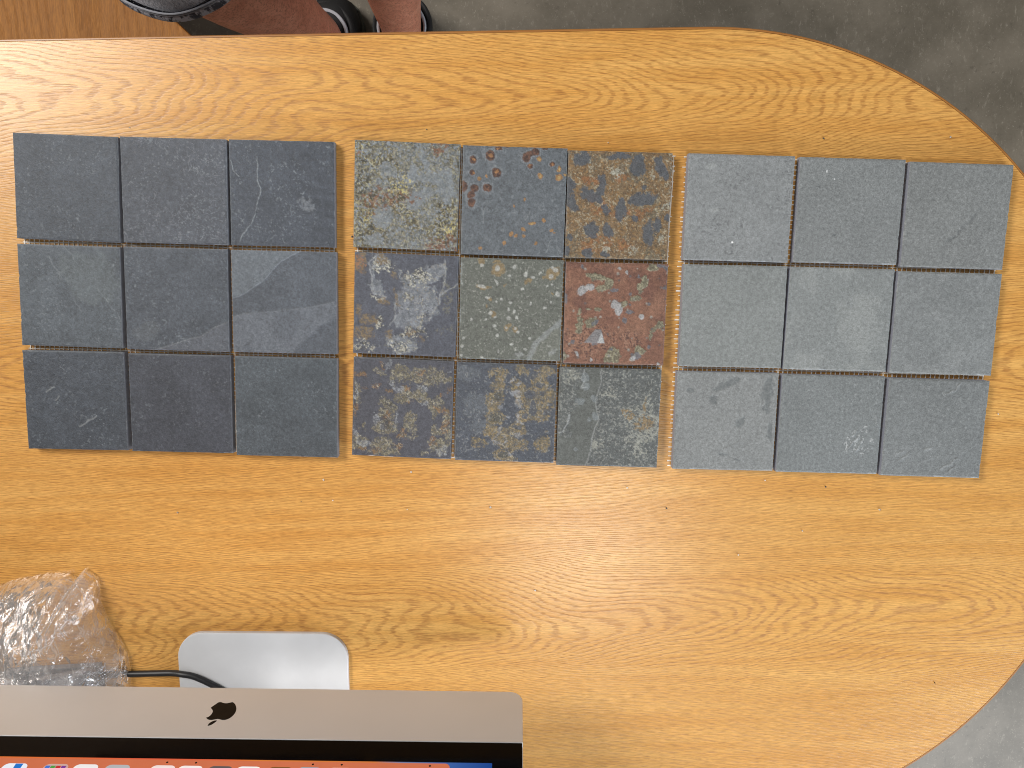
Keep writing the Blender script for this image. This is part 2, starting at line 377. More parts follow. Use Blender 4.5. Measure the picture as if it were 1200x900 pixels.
def grey_tile(i):
    sd = 7 + i * 4
    base = [(120,127,130),(112,119,121),(112,118,119),(116,124,124),(116,124,125),(112,119,121),(117,123,124),(106,114,116),(106,113,115)][i]
    c = np.tile(npc(*base), (N, N, 1))
    n1 = fbm(U, V, 3.2, sd, 4, 0.55); n2 = fbm(U, V, 34, sd + 3, 3, 0.6)
    c = c * (0.86 + 0.2 * n1 + 0.1 * n2)[..., None]; h = 0.16 * (n1 - 0.5) + 0.06 * (n2 - 0.5)
    sp = st(fbm(U, V, 70, sd + 2, 2), 0.68, 0.8); c = mixc(c, sp * 0.22, npc(160, 166, 168))
    if i == 0:
        p = st(fbm(U, V, 48, 5, 2), 0.64, 0.76) * st(fbm(U, V, 4, 9), 0.38, 0.62); c = mixc(c, p * 0.55, npc(84, 88, 92)); h = h - p * 0.2
        b = blobs([(0.27, 0.52, 0.04, 0.02), (0.22, 0.12, 0.05, 0.03)], 0.03, 3, 0.6); c = mixc(c, b * 0.5, npc(142, 150, 150))
        c = mixc(c, blobs([(0.46, 0.82, 0.008, 0.008)], 0, 2, 0.3), npc(220, 224, 226))
    if i == 1:
        c = mixc(c, blobs([(0.26, 0.13, 0.006, 0.014), (0.34, 0.2, 0.006, 0.006)], 0, 2, 0.4), npc(190, 196, 198))
        b = blobs([(0.38, 0.73, 0.02, 0.012), (0.2, 0.27, 0.015, 0.01)], 0.02, 2, 0.6); c = mixc(c, b * 0.6, npc(80, 86, 90))
    if i == 2:
        d = pl([(0.42, 0.78), (0.6, 0.58), (0.78, 0.37)], 0.03); c = mixc(c, st(d, 0.03, 0.0) * 0.45 * st(fbm(U, V, 30, 3, 2), 0.35, 0.6), npc(78, 84, 88)); h = h - 0.15 * st(d, 0.03, 0)
    if i == 4:
        m = st(fbm(U, V, 4, 20, 5, 0.65), 0.5, 0.72); c = mixc(c, m * 0.4, npc(140, 147, 146))
    if i == 5:
        m = st(fbm(U, V, 5, 22, 5, 0.65), 0.52, 0.75) ; c = mixc(c, m * 0.25, npc(138, 144, 146))
    if i == 6:
        b = blobs(crop([(440, 190, 110, 26, -0.45), (345, 300, 40, 22, -0.5), (550, 475, 42, 28, -0.2), (570, 440, 25, 12, -0.4), (750, 230, 42, 110), (750, 350, 30, 50), (790, 540, 20, 70), (165, 240, 30, 22), (430, 720, 40, 14, 0.3), (540, 760, 30, 10, 0.2)], 55, 95, 770, 745), 0.035, 4, 0.5, 14)
        c = mixc(c, b * 0.62, npc(86, 95, 98)); h = h - 0.22 * b
        for p in ([(0.5, 0.78), (0.58, 0.74), (0.66, 0.7)], [(0.58, 0.9), (0.66, 0.9)]):
            d = pl(p, 0.03); h = h + 0.3 * st(d, 0.025, 0)
    if i in (7, 8):
        P = ([[(0.93, 0.4), (0.96, 0.5)], [(0.72, 0.7), (0.8, 0.62)], [(0.78, 0.75), (0.83, 0.66)], [(0.75, 0.6), (0.78, 0.55)], [(0.7, 0.74), (0.73, 0.7)]] if i == 7 else
             [[(0.58, 0.15), (0.68, 0.1), (0.72, 0.03)], [(0.6, 0.92), (0.7, 0.86), (0.77, 0.8)], [(0.68, 0.95), (0.74, 0.88)], [(0.14, 0.78), (0.22, 0.74)], [(0.18, 0.85), (0.28, 0.76)], [(0.44, 0.73), (0.5, 0.68)]])
        for p in P:
            d = pl(p, 0.03); h = h + 0.45 * st(d, 0.022, 0); c = mixc(c, st(d, 0.01, 0.0) * 0.4, npc(150, 156, 158))
        if i == 7: c = mixc(c, st(fbm(U, V, 55, 17, 2), 0.63, 0.72) * blobs([(0.8, 0.68, 0.14, 0.14)], 0.1) * 0.6, npc(170, 176, 178))
    return c, h

def multi_tile(i):
    sd = 11 + i * 5
    n1 = fbm(U, V, 4, sd, 5, 0.6); n2 = fbm(U, V, 30, sd + 2, 3, 0.6); g = fbm(U, V, 62, sd + 4, 2, 0.7); g2 = fbm(U, V, 62, sd + 7, 2, 0.7)
    h = 0.3 * (n1 - 0.5) + 0.15 * (n2 - 0.5)
    tone = (0.8 + 0.25 * n1 + 0.2 * n2)[..., None]
    if i == 0:
        c = np.tile(npc(126, 136, 144), (N, N, 1)) * tone
        cov = st(fbm(U, V, 5.5, 13, 5, 0.6), 0.42, 0.56)
        clear = blobs([(0.62, 0.52, 0.16, 0.07, -0.7), (0.72, 0.33, 0.1, 0.05), (0.28, 0.7, 0.12, 0.1, -0.5), (0.2, 0.92, 0.09, 0.08), (0.32, 0.27, 0.09, 0.06, 0.5), (0.86, 0.4, 0.1, 0.16), (0.55, 0.3, 0.06, 0.1), (0.65, 0.15, 0.03, 0.09, -0.3)], 0.06, 9, 0.45)
        cov = np.clip(cov * 0.4 + 0.6, 0, 1) * (1 - 0.75 * clear)
        c = mixc(c, cov * st(g, 0.34, 0.56) * 0.9, npc(108, 98, 62))
        c = mixc(c, cov * st(g2, 0.58, 0.74) * 0.85, npc(172, 168, 128))
        rust = blobs([(0.25, 0.54, 0.2, 0.09), (0.9, 0.95, 0.2, 0.12), (0.55, 0.52, 0.09, 0.05), (0.82, 0.05, 0.05, 0.07), (0.04, 0.14, 0.02, 0.03), (0.15, 0.66, 0.05, 0.03)], 0.08, 4, 0.6)
        c = mixc(c, rust * st(fbm(U, V, 46, 19, 2), 0.46, 0.6) * 0.8, npc(124, 78, 44))
        c = mixc(c, cov * st(fbm(U, V, 55, 29, 2), 0.56, 0.68) * 0.85, npc(62, 62, 54))
        y = blobs([(0.5, 0.4, 0.06, 0.06), (0.13, 0.71, 0.04, 0.03), (0.93, 0.78, 0.06, 0.05), (0.4, 0.42, 0.1, 0.05)], 0.06, 3, 0.6) * st(g2, 0.5, 0.65); c = mixc(c, y * 0.8, npc(196, 184, 112))
        h = h + cov * 0.5 * (g - 0.5)
    elif i == 1:
        c = np.tile(npc(98, 106, 113), (N, N, 1)) * tone
        c = mixc(c, st(n2, 0.6, 0.75) * 0.25, npc(134, 142, 148))
        q = (68, 70, 745, 785)
        big = [(143, 170, 24, 26), (262, 138, 32, 36), (138, 262, 20, 22), (310, 255, 30, 36, -0.3), (85, 365, 26, 36), (160, 378, 27, 30), (140, 480, 30, 30), (135, 425, 28, 24), (250, 372, 32, 30), (522, 140, 26, 34), (585, 100, 28, 26), (550, 110, 26, 20), (548, 198, 18, 18), (320, 85, 26, 16), (710, 192, 18, 20), (380, 70, 16, 8), (655, 78, 24, 8)]
        yel = [(612, 155, 18, 18), (757, 215, 18, 20), (622, 275, 20, 22), (762, 282, 28, 26), (810, 258, 14, 10), (575, 613, 30, 10), (515, 665, 18, 16), (430, 697, 16, 20), (465, 712, 14, 12), (385, 768, 14, 18), (720, 658, 13, 12), (662, 595, 14, 16), (215, 808, 14, 12), (615, 765, 12, 14), (520, 710, 12, 12), (515, 445, 10, 12), (450, 492, 8, 12), (243, 275, 8, 14), (190, 305, 14, 14), (740, 680, 10, 6)]
        c = mixc(c, blobs(crop([(a, b, r * 1.5, s * 1.5) for a, b, r, s, *_ in big], *q), 0.02, 6, 0.4) * 0.35, npc(142, 150, 156))
        m = blobs(crop(big, *q), 0.018, 6, 0.16); c = mixc(c, m, npc(80, 60, 54)); c = mixc(c, m * st(g, 0.46, 0.6) * 0.75, npc(122, 86, 66)); h = h + 0.4 * m
        m2 = blobs(crop([(a + 4, b, r * 0.45, s * 0.4) for a, b, r, s, *_ in big[:4] + big[12:15]], *q), 0.02, 4, 0.4); c = mixc(c, m2 * 0.7, npc(170, 120, 66))
        m = blobs(crop(yel, *q), 0.02, 3, 0.35); c = mixc(c, m * 0.9, npc(158, 118, 66)); c = mixc(c, blobs(crop([(a, b, r * .5, s * .5) for a, b, r, s in yel[:6]], *q), 0.02, 3, 0.4) * 0.6, npc(190, 164, 98)); h = h + 0.25 * m
        for p in ([(0.2, 0.7), (0.23, 0.56)], [(0.84, 0.95), (0.87, 0.84)], [(0.62, 0.66), (0.66, 0.58)]): c = mixc(c, st(pl(p, 0.02), 0.01, 0) * 0.35, npc(156, 164, 168))
    elif i == 2:
        c = np.tile(npc(126, 104, 74), (N, N, 1)) * tone
        c = mixc(c, st(fbm(U, V, 9, 41, 4), 0.5, 0.66) * 0.6, npc(108, 106, 92))
        c = mixc(c, st(g, 0.54, 0.68) * 0.75, npc(150, 114, 64)); c = mixc(c, st(g2, 0.56, 0.7) * 0.6, npc(96, 74, 52)); c = mixc(c, st(fbm(U, V, 50, 8, 2), 0.66, 0.78) * 0.7, npc(172, 164, 138))
        rs = blobs([(0.35, 0.52, 0.18, 0.06, 0.4), (0.42, 0.86, 0.25, 0.06), (0.25, 0.28, 0.1, 0.05), (0.55, 0.26, 0.08, 0.05), (0.7, 0.55, 0.12, 0.04)], 0.08, 6, 0.6) * st(n2, 0.4, 0.6); c = mixc(c, rs * 0.7, npc(148, 96, 50))
        q = (65, 75, 765, 790)
        drk = blobs(crop([(160, 130, 60, 60, 0.6), (250, 400, 100, 45, 0.5), (320, 330, 42, 90), (620, 415, 100, 60, -0.2), (580, 170, 60, 80), (440, 100, 80, 30), (750, 190, 45, 80, -0.5), (470, 490, 36, 80), (255, 655, 45, 65), (370, 645, 50, 55), (680, 660, 48, 95), (745, 590, 35, 50), (115, 460, 38, 75, -0.2), (85, 330, 38, 60), (240, 820, 46, 40), (560, 550, 30, 20), (100, 720, 26, 26), (380, 835, 36, 22), (640, 320, 30, 20), (350, 515, 30, 35), (60, 380, 30, 60), (820, 540, 30, 20), (75, 820, 30, 40)], *q), 0.05, 7, 0.4)
        c = mixc(c, drk * 0.88, npc(80, 89, 99)); h = h + 0.45 * (1 - drk) * (g - 0.35)
        pale = blobs(crop([(680, 265, 22, 20), (770, 710, 34, 26), (795, 470, 20, 26), (380, 800, 34, 26), (575, 790, 40, 34), (420, 230, 40, 50), (235, 165, 10, 40)], *q), 0.05, 9, 0.5); c = mixc(c, pale * st(g2, 0.42, 0.58) * 0.75, npc(170, 172, 158))
    elif i == 3:
        c = np.tile(npc(84, 89, 101), (N, N, 1)) * tone; q = (92, 55, 780, 800)
        pale = blobs(crop([(560, 430, 160, 150, -0.4), (520, 580, 150, 80), (690, 180, 90, 80), (440, 780, 110, 60), (260, 310, 60, 70), (225, 180, 26, 90), (560, 250, 110, 60), (300, 140, 60, 50), (600, 620, 30, 60)], *q), 0.10, 3, 0.35, 7)
        c = mixc(c, pale * (0.45 + 0.4 * st(n2, 0.35, 0.65)), npc(134, 142, 150)); h = h + 0.6 * pale
        crust = np.clip(blobs(crop([(570, 240, 90, 60, -0.5), (510, 400, 30, 35), (290, 600, 45, 45), (290, 390, 50, 25), (440, 790, 110, 55), (180, 790, 80, 40), (330, 150, 80, 50), (530, 670, 80, 40), (240, 160, 22, 50), (590, 590, 22, 40)], *q), 0.08, 8, 0.5), 0, 1)
        c = mixc(c, crust * st(g, 0.46, 0.58) * 0.85, npc(182, 182, 168)); c = mixc(c, crust * st(g2, 0.56, 0.66) * 0.7, npc(74, 72, 62)); h = h + 0.5 * crust * (g - 0.3)
        oc = blobs(crop([(140, 150, 40, 75), (145, 100, 25, 30), (420, 380, 20, 50, -0.4), (200, 580, 80, 45), (170, 690, 80, 50), (320, 450, 45, 26), (120, 520, 22, 50), (370, 690, 22, 35), (440, 445, 24, 14), (400, 230, 26, 30), (610, 730, 18, 22), (300, 110, 50, 40), (540, 680, 40, 20)], *q), 0.06, 12, 0.5)
        c = mixc(c, oc * (0.3 + 0.6 * st(g2, 0.4, 0.6)), npc(128, 110, 80)); c = mixc(c, blobs(crop([(140, 140, 36, 60)], *q), 0.07, 4, 0.5) * st(g, 0.4, 0.6) * 0.8, npc(158, 110, 72))
        for p in ([(0.86, 0.05), (0.88, 0.2), (0.84, 0.36), (0.8, 0.52), (0.75, 0.62)], [(1.0, 0.28), (0.92, 0.33), (0.83, 0.38)], [(0.2, 0.04), (0.15, 0.1), (0.16, 0.3), (0.2, 0.4), (0.3, 0.43)], [(0.4, 0.5), (0.42, 0.62), (0.36, 0.7)]):
            d = pl(p, 0.03); c = mixc(c, st(d, 0.016, 0.0) * 0.55, npc(158, 164, 168)); h = h + 0.25 * st(d, 0.025, 0)
        gl = blobs(crop([(790, 650, 50, 40), (800, 400, 60, 120)], *q), 0.08, 3, 0.7); c = mixc(c, gl * st(g, 0.5, 0.62) * 0.5, npc(124, 122, 102))
    elif i == 4:
        c = np.tile(npc(104, 109, 102), (N, N, 1)) * (0.9 + 0.12 * n1 + 0.1 * n2)[..., None]; q = (55, 70, 775, 780)
        c = mixc(c, st(fbm(U, V, 75, 31, 2, 0.6), 0.69, 0.8) * 0.6, npc(164, 168, 160))
        oc = blobs(crop([(345, 150, 50, 45, -0.5), (750, 170, 60, 40, -0.5), (230, 290, 55, 16, 0.1), (275, 372, 28, 14, 0.3), (310, 500, 40, 18, 0.6), (415, 600, 40, 14, -0.6), (470, 620, 22, 26), (215, 100, 18, 30), (255, 430, 10, 16), (560, 250, 40, 14, -0.4), (695, 210, 20, 14), (320, 95, 30, 12), (755, 340, 8, 10), (400, 270, 8, 18)], *q), 0.04, 3, 0.5)
        c = mixc(c, oc * 0.75, npc(146, 124, 82))
        sp = [(335, 145, 18, 22), (740, 195, 18, 18), (770, 145, 20, 16), (745, 130, 12, 10), (463, 132, 16, 16), (215, 125, 14, 14), (550, 185, 13, 22, 0.4), (605, 207, 14, 12), (655, 170, 16, 8, -0.4), (328, 255, 10, 24, -0.5), (527, 300, 12, 10), (435, 405, 14, 12), (370, 380, 10, 10), (472, 475, 12, 14), (430, 525, 16, 18), (490, 518, 12, 12), (427, 458, 10, 12), (702, 435, 14, 10), (792, 330, 16, 20), (745, 390, 10, 12), (330, 402, 7, 8), (325, 585, 16, 14), (345, 660, 14, 14), (148, 542, 10, 12), (92, 690, 11, 12), (78, 755, 14, 12), (75, 822, 14, 12), (500, 632, 12, 12), (595, 675, 12, 10), (565, 765, 14, 10), (355, 785, 9, 18), (480, 603, 12, 10), (415, 600, 10, 9), (215, 285, 36, 12, 0.2), (268, 370, 20, 10, 0.3), (290, 490, 14, 16), (325, 518, 10, 8), (712, 270, 9, 8), (745, 255, 9, 9), (255, 540, 14, 7, -0.5), (490, 770, 8, 8), (430, 200, 14, 10), (640, 570, 6, 6), (590, 410, 8, 14), (230, 830, 10, 8), (740, 735, 16, 8), (455, 725, 12, 6)]
        m = blobs(crop(sp, *q), 0.012, 5, 0.3, 18); c = mixc(c, m * 0.8, npc(176, 180, 176)); h = h + 0.25 * m
        e = below([(0, 1.4), (0.6, 1.08), (0.68, 1.0), (0.74, 0.84), (0.82, 0.75), (0.9, 0.68), (1.0, 0.58)], 0.015)
        k = st(e, 0.0, 0.03); c = mixc(c, k * 0.35, npc(128, 132, 122)); h = h + 0.6 * k
        d = pl([(0.69, 1.0), (0.74, 0.86), (0.8, 0.78), (0.88, 0.72), (0.94, 0.66), (1.0, 0.6)], 0.02); c = mixc(c, st(d, 0.036, 0.012) * 0.7, npc(146, 154, 156))
        c = mixc(c, blobs([(0.92, 0.9, 0.06, 0.03, -0.6), (0.6, 0.96, 0.06, 0.03), (0.01, 0.15, 0.02, 0.12), (0.01, 0.55, 0.015, 0.08)], 0.05, 4, 0.5) * 0.6, npc(154, 160, 160))
    elif i == 5:
        c = np.tile(npc(134, 92, 72), (N, N, 1)) * tone; q = (75, 80, 765, 780)
        c = mixc(c, st(n1, 0.48, 0.64) * 0.5, npc(146, 106, 82)); c = mixc(c, st(fbm(U, V, 7, 33, 4), 0.54, 0.7) * 0.55, npc(108, 72, 62))
        lo = blobs([(0.25, 0.78, 0.25, 0.18), (0.65, 0.75, 0.14, 0.1)], 0.1, 3, 0.5); c = mixc(c, lo * st(g, 0.45, 0.6) * 0.6, npc(164, 124, 100)); c = mixc(c, lo * st(g2, 0.58, 0.7) * 0.8, npc(84, 58, 54))
        ol = blobs(crop([(300, 190, 70, 34, 0.2), (400, 240, 40, 50, -0.4), (345, 275, 40, 26), (655, 250, 26, 70, 0.2), (600, 350, 45, 20, -0.1), (450, 795, 60, 60), (190, 560, 30, 70), (280, 540, 45, 36), (770, 570, 60, 22, -0.9), (740, 620, 14, 40), (815, 550, 20, 36), (665, 750, 38, 36), (720, 115, 50, 22), (325, 430, 22, 16), (185, 450, 20, 26), (80, 800, 22, 36), (520, 390, 24, 26), (265, 440, 16, 12)], *q), 0.04, 9, 0.3, 12)
        c = mixc(c, ol * 0.85, npc(112, 112, 92)); c = mixc(c, ol * st(g, 0.52, 0.64) * 0.7, npc(160, 156, 128)); h = h + 0.7 * ol + ol * 0.5 * (g - 0.5)
        gr = blobs(crop([(450, 290, 30, 16), (565, 448, 30, 14), (540, 520, 18, 26), (705, 392, 16, 14), (320, 540, 28, 18, -0.6), (635, 790, 40, 26), (85, 360, 16, 40), (830, 110, 24, 22), (145, 690, 16, 20), (205, 120, 12, 14), (790, 90, 30, 16), (560, 310, 14, 10), (625, 190, 10, 14), (728, 720, 16, 16), (560, 390, 10, 9), (300, 700, 24, 14), (830, 260, 18, 14), (440, 745, 14, 12)], *q), 0.03, 3, 0.3); c = mixc(c, gr * 0.85, npc(104, 108, 116))
        wh = blobs(crop([(205, 297, 42, 28, -0.3), (262, 265, 38, 24, -0.3), (462, 395, 32, 36), (480, 445, 30, 32), (665, 490, 22, 18, 0.8), (180, 785, 12, 24, -0.4), (605, 815, 26, 14, -0.8), (800, 850, 12, 10), (290, 825, 10, 16), (535, 145, 10, 14), (480, 120, 14, 10)], *q), 0.025, 5, 0.16, 14); c = mixc(c, wh * 0.92, npc(168, 170, 172)); c = mixc(c, wh * st(g, 0.55, 0.68) * 0.6, npc(120, 122, 124)); h = h + 0.8 * wh
        u0, v0 = (U * 765 + 75), (V * 780 + 80)
        tri = st(np.minimum(np.minimum((u0 - 280) * 0.78 - (690 - v0) * 0.62 + 40, (390 - u0) * 1.0 - (v0 - 590) * 0.0 - np.clip((690 - v0) * 0.28, 0, 30)), np.minimum(700 - v0, v0 - 585)), 0, 9)
        c = mixc(c, tri * 0.9, npc(128, 130, 134)); c = mixc(c, tri * st((u0 - 335) + (v0 - 640) * 0.35, 10, 22), npc(176, 180, 182)); h = h + tri * 0.9
        for k in range(46):
            rr = random.Random(900 + k); a, b, s = rr.random(), rr.random(), 0.006 + 0.009 * rr.random()
            m = blobs([(a, b, s, s)], 0.008, k, 0.4); c = mixc(c, m * 0.7, npc(150, 150, 142) if k % 3 else npc(90, 88, 90)); h = h + 0.2 * m
    elif i == 6:
        c = np.tile(npc(80, 83, 93), (N, N, 1)) * tone; q = (88, 60, 750, 755)
        ol = blobs(crop([(430, 150, 80, 80), (560, 170, 120, 60), (700, 180, 110, 60), (600, 330, 70, 70), (470, 330, 70, 60), (520, 540, 40, 70), (350, 440, 60, 60), (340, 580, 80, 70), (330, 740, 90, 60), (740, 720, 80, 60, -0.7), (800, 620, 40, 60), (720, 400, 60, 60, 0.6), (800, 500, 26, 60), (140, 720, 70, 40), (120, 350, 26, 80), (270, 170, 40, 30), (690, 440, 40, 60), (730, 580, 36, 40), (500, 640, 70, 20), (160, 600, 30, 30), (430, 770, 30, 40), (640, 790, 26, 16)], *q), 0.08, 5, 0.45, 8)
        c = mixc(c, ol * (0.2 + 0.6 * st(g, 0.38, 0.62)), npc(118, 112, 90)); c = mixc(c, ol * st(g2, 0.57, 0.7) * 0.55, npc(162, 158, 132)); h = h + ol * (0.35 + 0.6 * (g - 0.4))
        oc = blobs(crop([(140, 190, 40, 26, 0.4), (255, 262, 26, 14), (105, 450, 24, 60), (330, 490, 40, 30), (360, 320, 40, 16, 0.4), (480, 265, 30, 14, -0.4), (755, 320, 26, 18), (740, 430, 60, 16, 0.3), (790, 540, 34, 40), (690, 660, 20, 30), (150, 775, 50, 16), (280, 770, 40, 26), (460, 635, 40, 18), (820, 270, 14, 30), (295, 120, 12, 50, -0.3), (590, 150, 40, 10, -0.3), (440, 740, 20, 40), (680, 700, 26, 20), (520, 380, 26, 12), (170, 292, 24, 8), (790, 600, 30, 30), (380, 545, 30, 14)], *q), 0.06, 7, 0.45, 10)
        c = mixc(c, oc * (0.15 + 0.65 * st(g, 0.42, 0.62)), npc(132, 104, 66)); c = mixc(c, oc * st(g2, 0.58, 0.68) * 0.45, npc(142, 96, 60))
        wh = blobs(crop([(380, 245, 30, 18, 0.4), (260, 520, 28, 40), (125, 310, 8, 50), (105, 375, 14, 26), (170, 720, 60, 30), (110, 640, 14, 50, -0.5), (600, 260, 50, 20, 0.6), (420, 520, 12, 60), (630, 395, 22, 22), (820, 140, 16, 14), (340, 110, 14, 50, 0.3), (440, 290, 50, 26), (310, 590, 14, 22), (770, 740, 40, 40)], *q), 0.05, 13, 0.4, 12)
        c = mixc(c, wh * (0.2 + 0.5 * st(g, 0.4, 0.6)), npc(150, 156, 162)); h = h + 0.4 * wh
        rg = st(np.abs(fbm(U, V, 9, 37, 3) - 0.5), 0.02, 0.0) * ol; c = mixc(c, rg * 0.6, npc(176, 174, 158))
        dk = blobs(crop([(340, 570, 40, 36), (430, 565, 24, 20), (360, 410, 40, 34)], *q), 0.06, 2, 0.5); c = mixc(c, dk * st(g, 0.4, 0.55) * 0.7, npc(58, 60, 60))
    elif i == 7:
        c = np.tile(npc(78, 85, 96), (N, N, 1)) * tone; q = (60, 60, 760, 765)
        c = mixc(c, blobs(crop([(140, 140, 90, 60), (220, 400, 100, 80), (240, 560, 60, 60)], *q), 0.08, 4, 0.6) * 0.35, npc(116, 124, 130))
        oc = blobs(crop([(390, 130, 46, 40), (380, 220, 50, 60), (370, 310, 60, 70), (340, 390, 60, 60), (365, 480, 75, 60), (330, 580, 46, 60, 0.5), (250, 690, 60, 50), (420, 600, 100, 46, -0.6), (540, 550, 60, 60, -0.4), (580, 450, 60, 50), (560, 100, 60, 40), (520, 230, 60, 60), (690, 190, 90, 100), (600, 260, 40, 40), (730, 330, 90, 90), (720, 450, 80, 55), (720, 660, 60, 60, 0.7), (500, 680, 120, 60), (450, 780, 80, 40), (620, 370, 50, 70), (760, 100, 60, 40), (560, 330, 40, 50), (400, 660, 60, 24), (310, 120, 26, 30)], *q), 0.07, 6, 0.45, 8)
        hol = blobs(crop([(370, 480, 50, 38), (380, 310, 28, 34), (640, 140, 34, 40), (620, 300, 42, 36), (690, 230, 30, 26), (640, 400, 34, 60), (470, 310, 26, 90), (720, 290, 18, 24), (775, 380, 20, 18), (770, 430, 40, 26), (560, 160, 26, 40), (460, 520, 46, 30, -0.8), (590, 460, 24, 18), (540, 545, 24, 16), (440, 780, 40, 24), (600, 200, 26, 60), (250, 690, 30, 24), (340, 720, 50, 26), (490, 420, 40, 50), (380, 130, 16, 16)], *q), 0.04, 9, 0.3, 10)
        m = oc * (1 - 0.85 * hol); c = mixc(c, m * (0.3 + 0.5 * st(g2, 0.35, 0.6)), npc(126, 114, 84)); c = mixc(c, m * st(g, 0.54, 0.66) * 0.55, npc(164, 140, 88)); h = h + 0.5 * m
        c = mixc(c, hol * oc * blobs(crop([(370, 480, 60, 46), (380, 310, 36, 40), (440, 780, 50, 30), (380, 130, 30, 30)], *q)) * 0.6, npc(84, 82, 66))
        ring = st(np.abs(hol - 0.35), 0.3, 0.05) * oc * st(n1, 0.4, 0.55); c = mixc(c, ring * 0.45, npc(172, 168, 138))
        wh = blobs(crop([(510, 290, 40, 26), (525, 360, 30, 34), (530, 215, 22, 22), (470, 180, 40, 10, -0.6), (470, 470, 20, 12), (545, 470, 10, 40), (370, 670, 50, 10, 0.2), (435, 680, 26, 10, -0.7), (380, 600, 10, 60, 0.6), (540, 610, 26, 20), (400, 390, 20, 14), (480, 770, 22, 14), (550, 520, 26, 8, 0.6)], *q), 0.03, 3, 0.45); c = mixc(c, wh * (0.25 + 0.45 * st(g2, 0.4, 0.6)), npc(156, 162, 170))
        c = mixc(c, st(fbm(U, V, 60, 52, 2), 0.68, 0.78) * 0.45, npc(150, 154, 154))
    elif i == 8:
        c = np.tile(npc(98, 103, 100), (N, N, 1)) * (0.9 + 0.14 * n1 + 0.06 * n2)[..., None]; q = (62, 72, 760, 750)
        e = (U + 0.02 * (fbm(U, V, 12, 3) - 0.5)) - np.interp(V, [0, 0.12, 0.25, 0.3, 0.42, 0.52, 0.6, 0.72, 0.85, 1.0], [0.41, 0.41, 0.39, 0.36, 0.38, 0.40, 0.37, 0.345, 0.335, 0.29])
        rt = st(e, -0.006, 0.012); lf = blobs(crop([(140, 140, 100, 110), (130, 320, 70, 120), (100, 440, 60, 120), (110, 560, 50, 30)], *q), 0.05, 3, 0.4)
        cov = np.clip(rt + lf * 0.9, 0, 1); c = mixc(c, cov * 0.6, npc(92, 98, 100))
        c = mixc(c, cov * st(g, 0.54, 0.68) * 0.6, npc(152, 156, 150)); c = mixc(c, cov * st(g2, 0.58, 0.7) * 0.35, npc(74, 78, 78)); h = h + 0.5 * cov + cov * 0.5 * (g - 0.4)
        pal = blobs(crop([(600, 430, 80, 60), (740, 480, 100, 110), (740, 320, 50, 60), (150, 140, 70, 60), (680, 600, 90, 50), (680, 700, 60, 60), (440, 250, 60, 40), (370, 640, 50, 40)], *q), 0.08, 5, 0.5); c = mixc(c, pal * cov * st(g2, 0.4, 0.58) * 0.6, npc(168, 170, 158))
        oc = blobs(crop([(730, 480, 70, 60), (725, 350, 20, 50), (570, 420, 50, 36)], *q), 0.07, 5, 0.5); c = mixc(c, oc * st(g, 0.36, 0.56) * 0.75, npc(140, 112, 62))
        c = mixc(c, st(np.abs(e), 0.012, 0.0) * 0.6, npc(150, 156, 158))
        bl = blobs(crop([(222, 332, 34, 26), (250, 150, 30, 40, 0.4), (262, 215, 24, 28), (330, 300, 22, 22), (340, 440, 26, 30), (295, 465, 16, 18), (195, 695, 14, 14)], *q), 0.03, 4, 0.3); c = mixc(c, bl * 0.6, npc(130, 140, 144)); h = h + 0.3 * bl
        for p in ([(0.11, 0.48), (0.1, 0.58), (0.05, 0.65), (0, 0.67)], [(0.24, 0.02), (0.26, 0.12), (0.22, 0.2), (0.28, 0.2)]): c = mixc(c, st(pl(p, 0.02), 0.012, 0) * 0.65, npc(160, 166, 168))
    return c, h

def finish(c, s, i):
    if s == 1 and i in (0, 2, 3, 6, 7):
        # thin mineral lines where the stone is weathered (where it is warm-coloured or pale)
        wth = st(c[..., 0] - 0.92 * c[..., 2], -0.005, 0.03) if i != 3 else st(c.mean(-1), 0.11, 0.2)
        for q, (f, col, k) in enumerate(((11, (182, 178, 158), 0.65), (16, (64, 60, 52), 0.6), (23, (170, 150, 104), 0.5))):
            n = fbm(U, V, f, 30 + 3 * i + q, 3, 0.6)
            c = mixc(c, st(np.abs(n - 0.5), 0.020, 0.003) * wth * k * st(fbm(U, V, 5, 12 + q + i, 2), 0.35, 0.6), npc(*col))
    l = c.mean(-1, keepdims=True)
    c = l + (c - l) * (1.15, 0.85, 0.6)[s]
    rs = np.random.RandomState(900 + 10 * s + i)
    grain = (0.24, 0.30, 0.06)[s] * (rs.rand(N, N) - 0.5) + (0.40, 0.42, 0.12)[s] * (fbm(U, V, 34, i + 20, 3, 0.8) - 0.5)
    return np.clip(c * ((0.82, 0.80, 1.07)[s] + grain)[..., None], 0, 1)

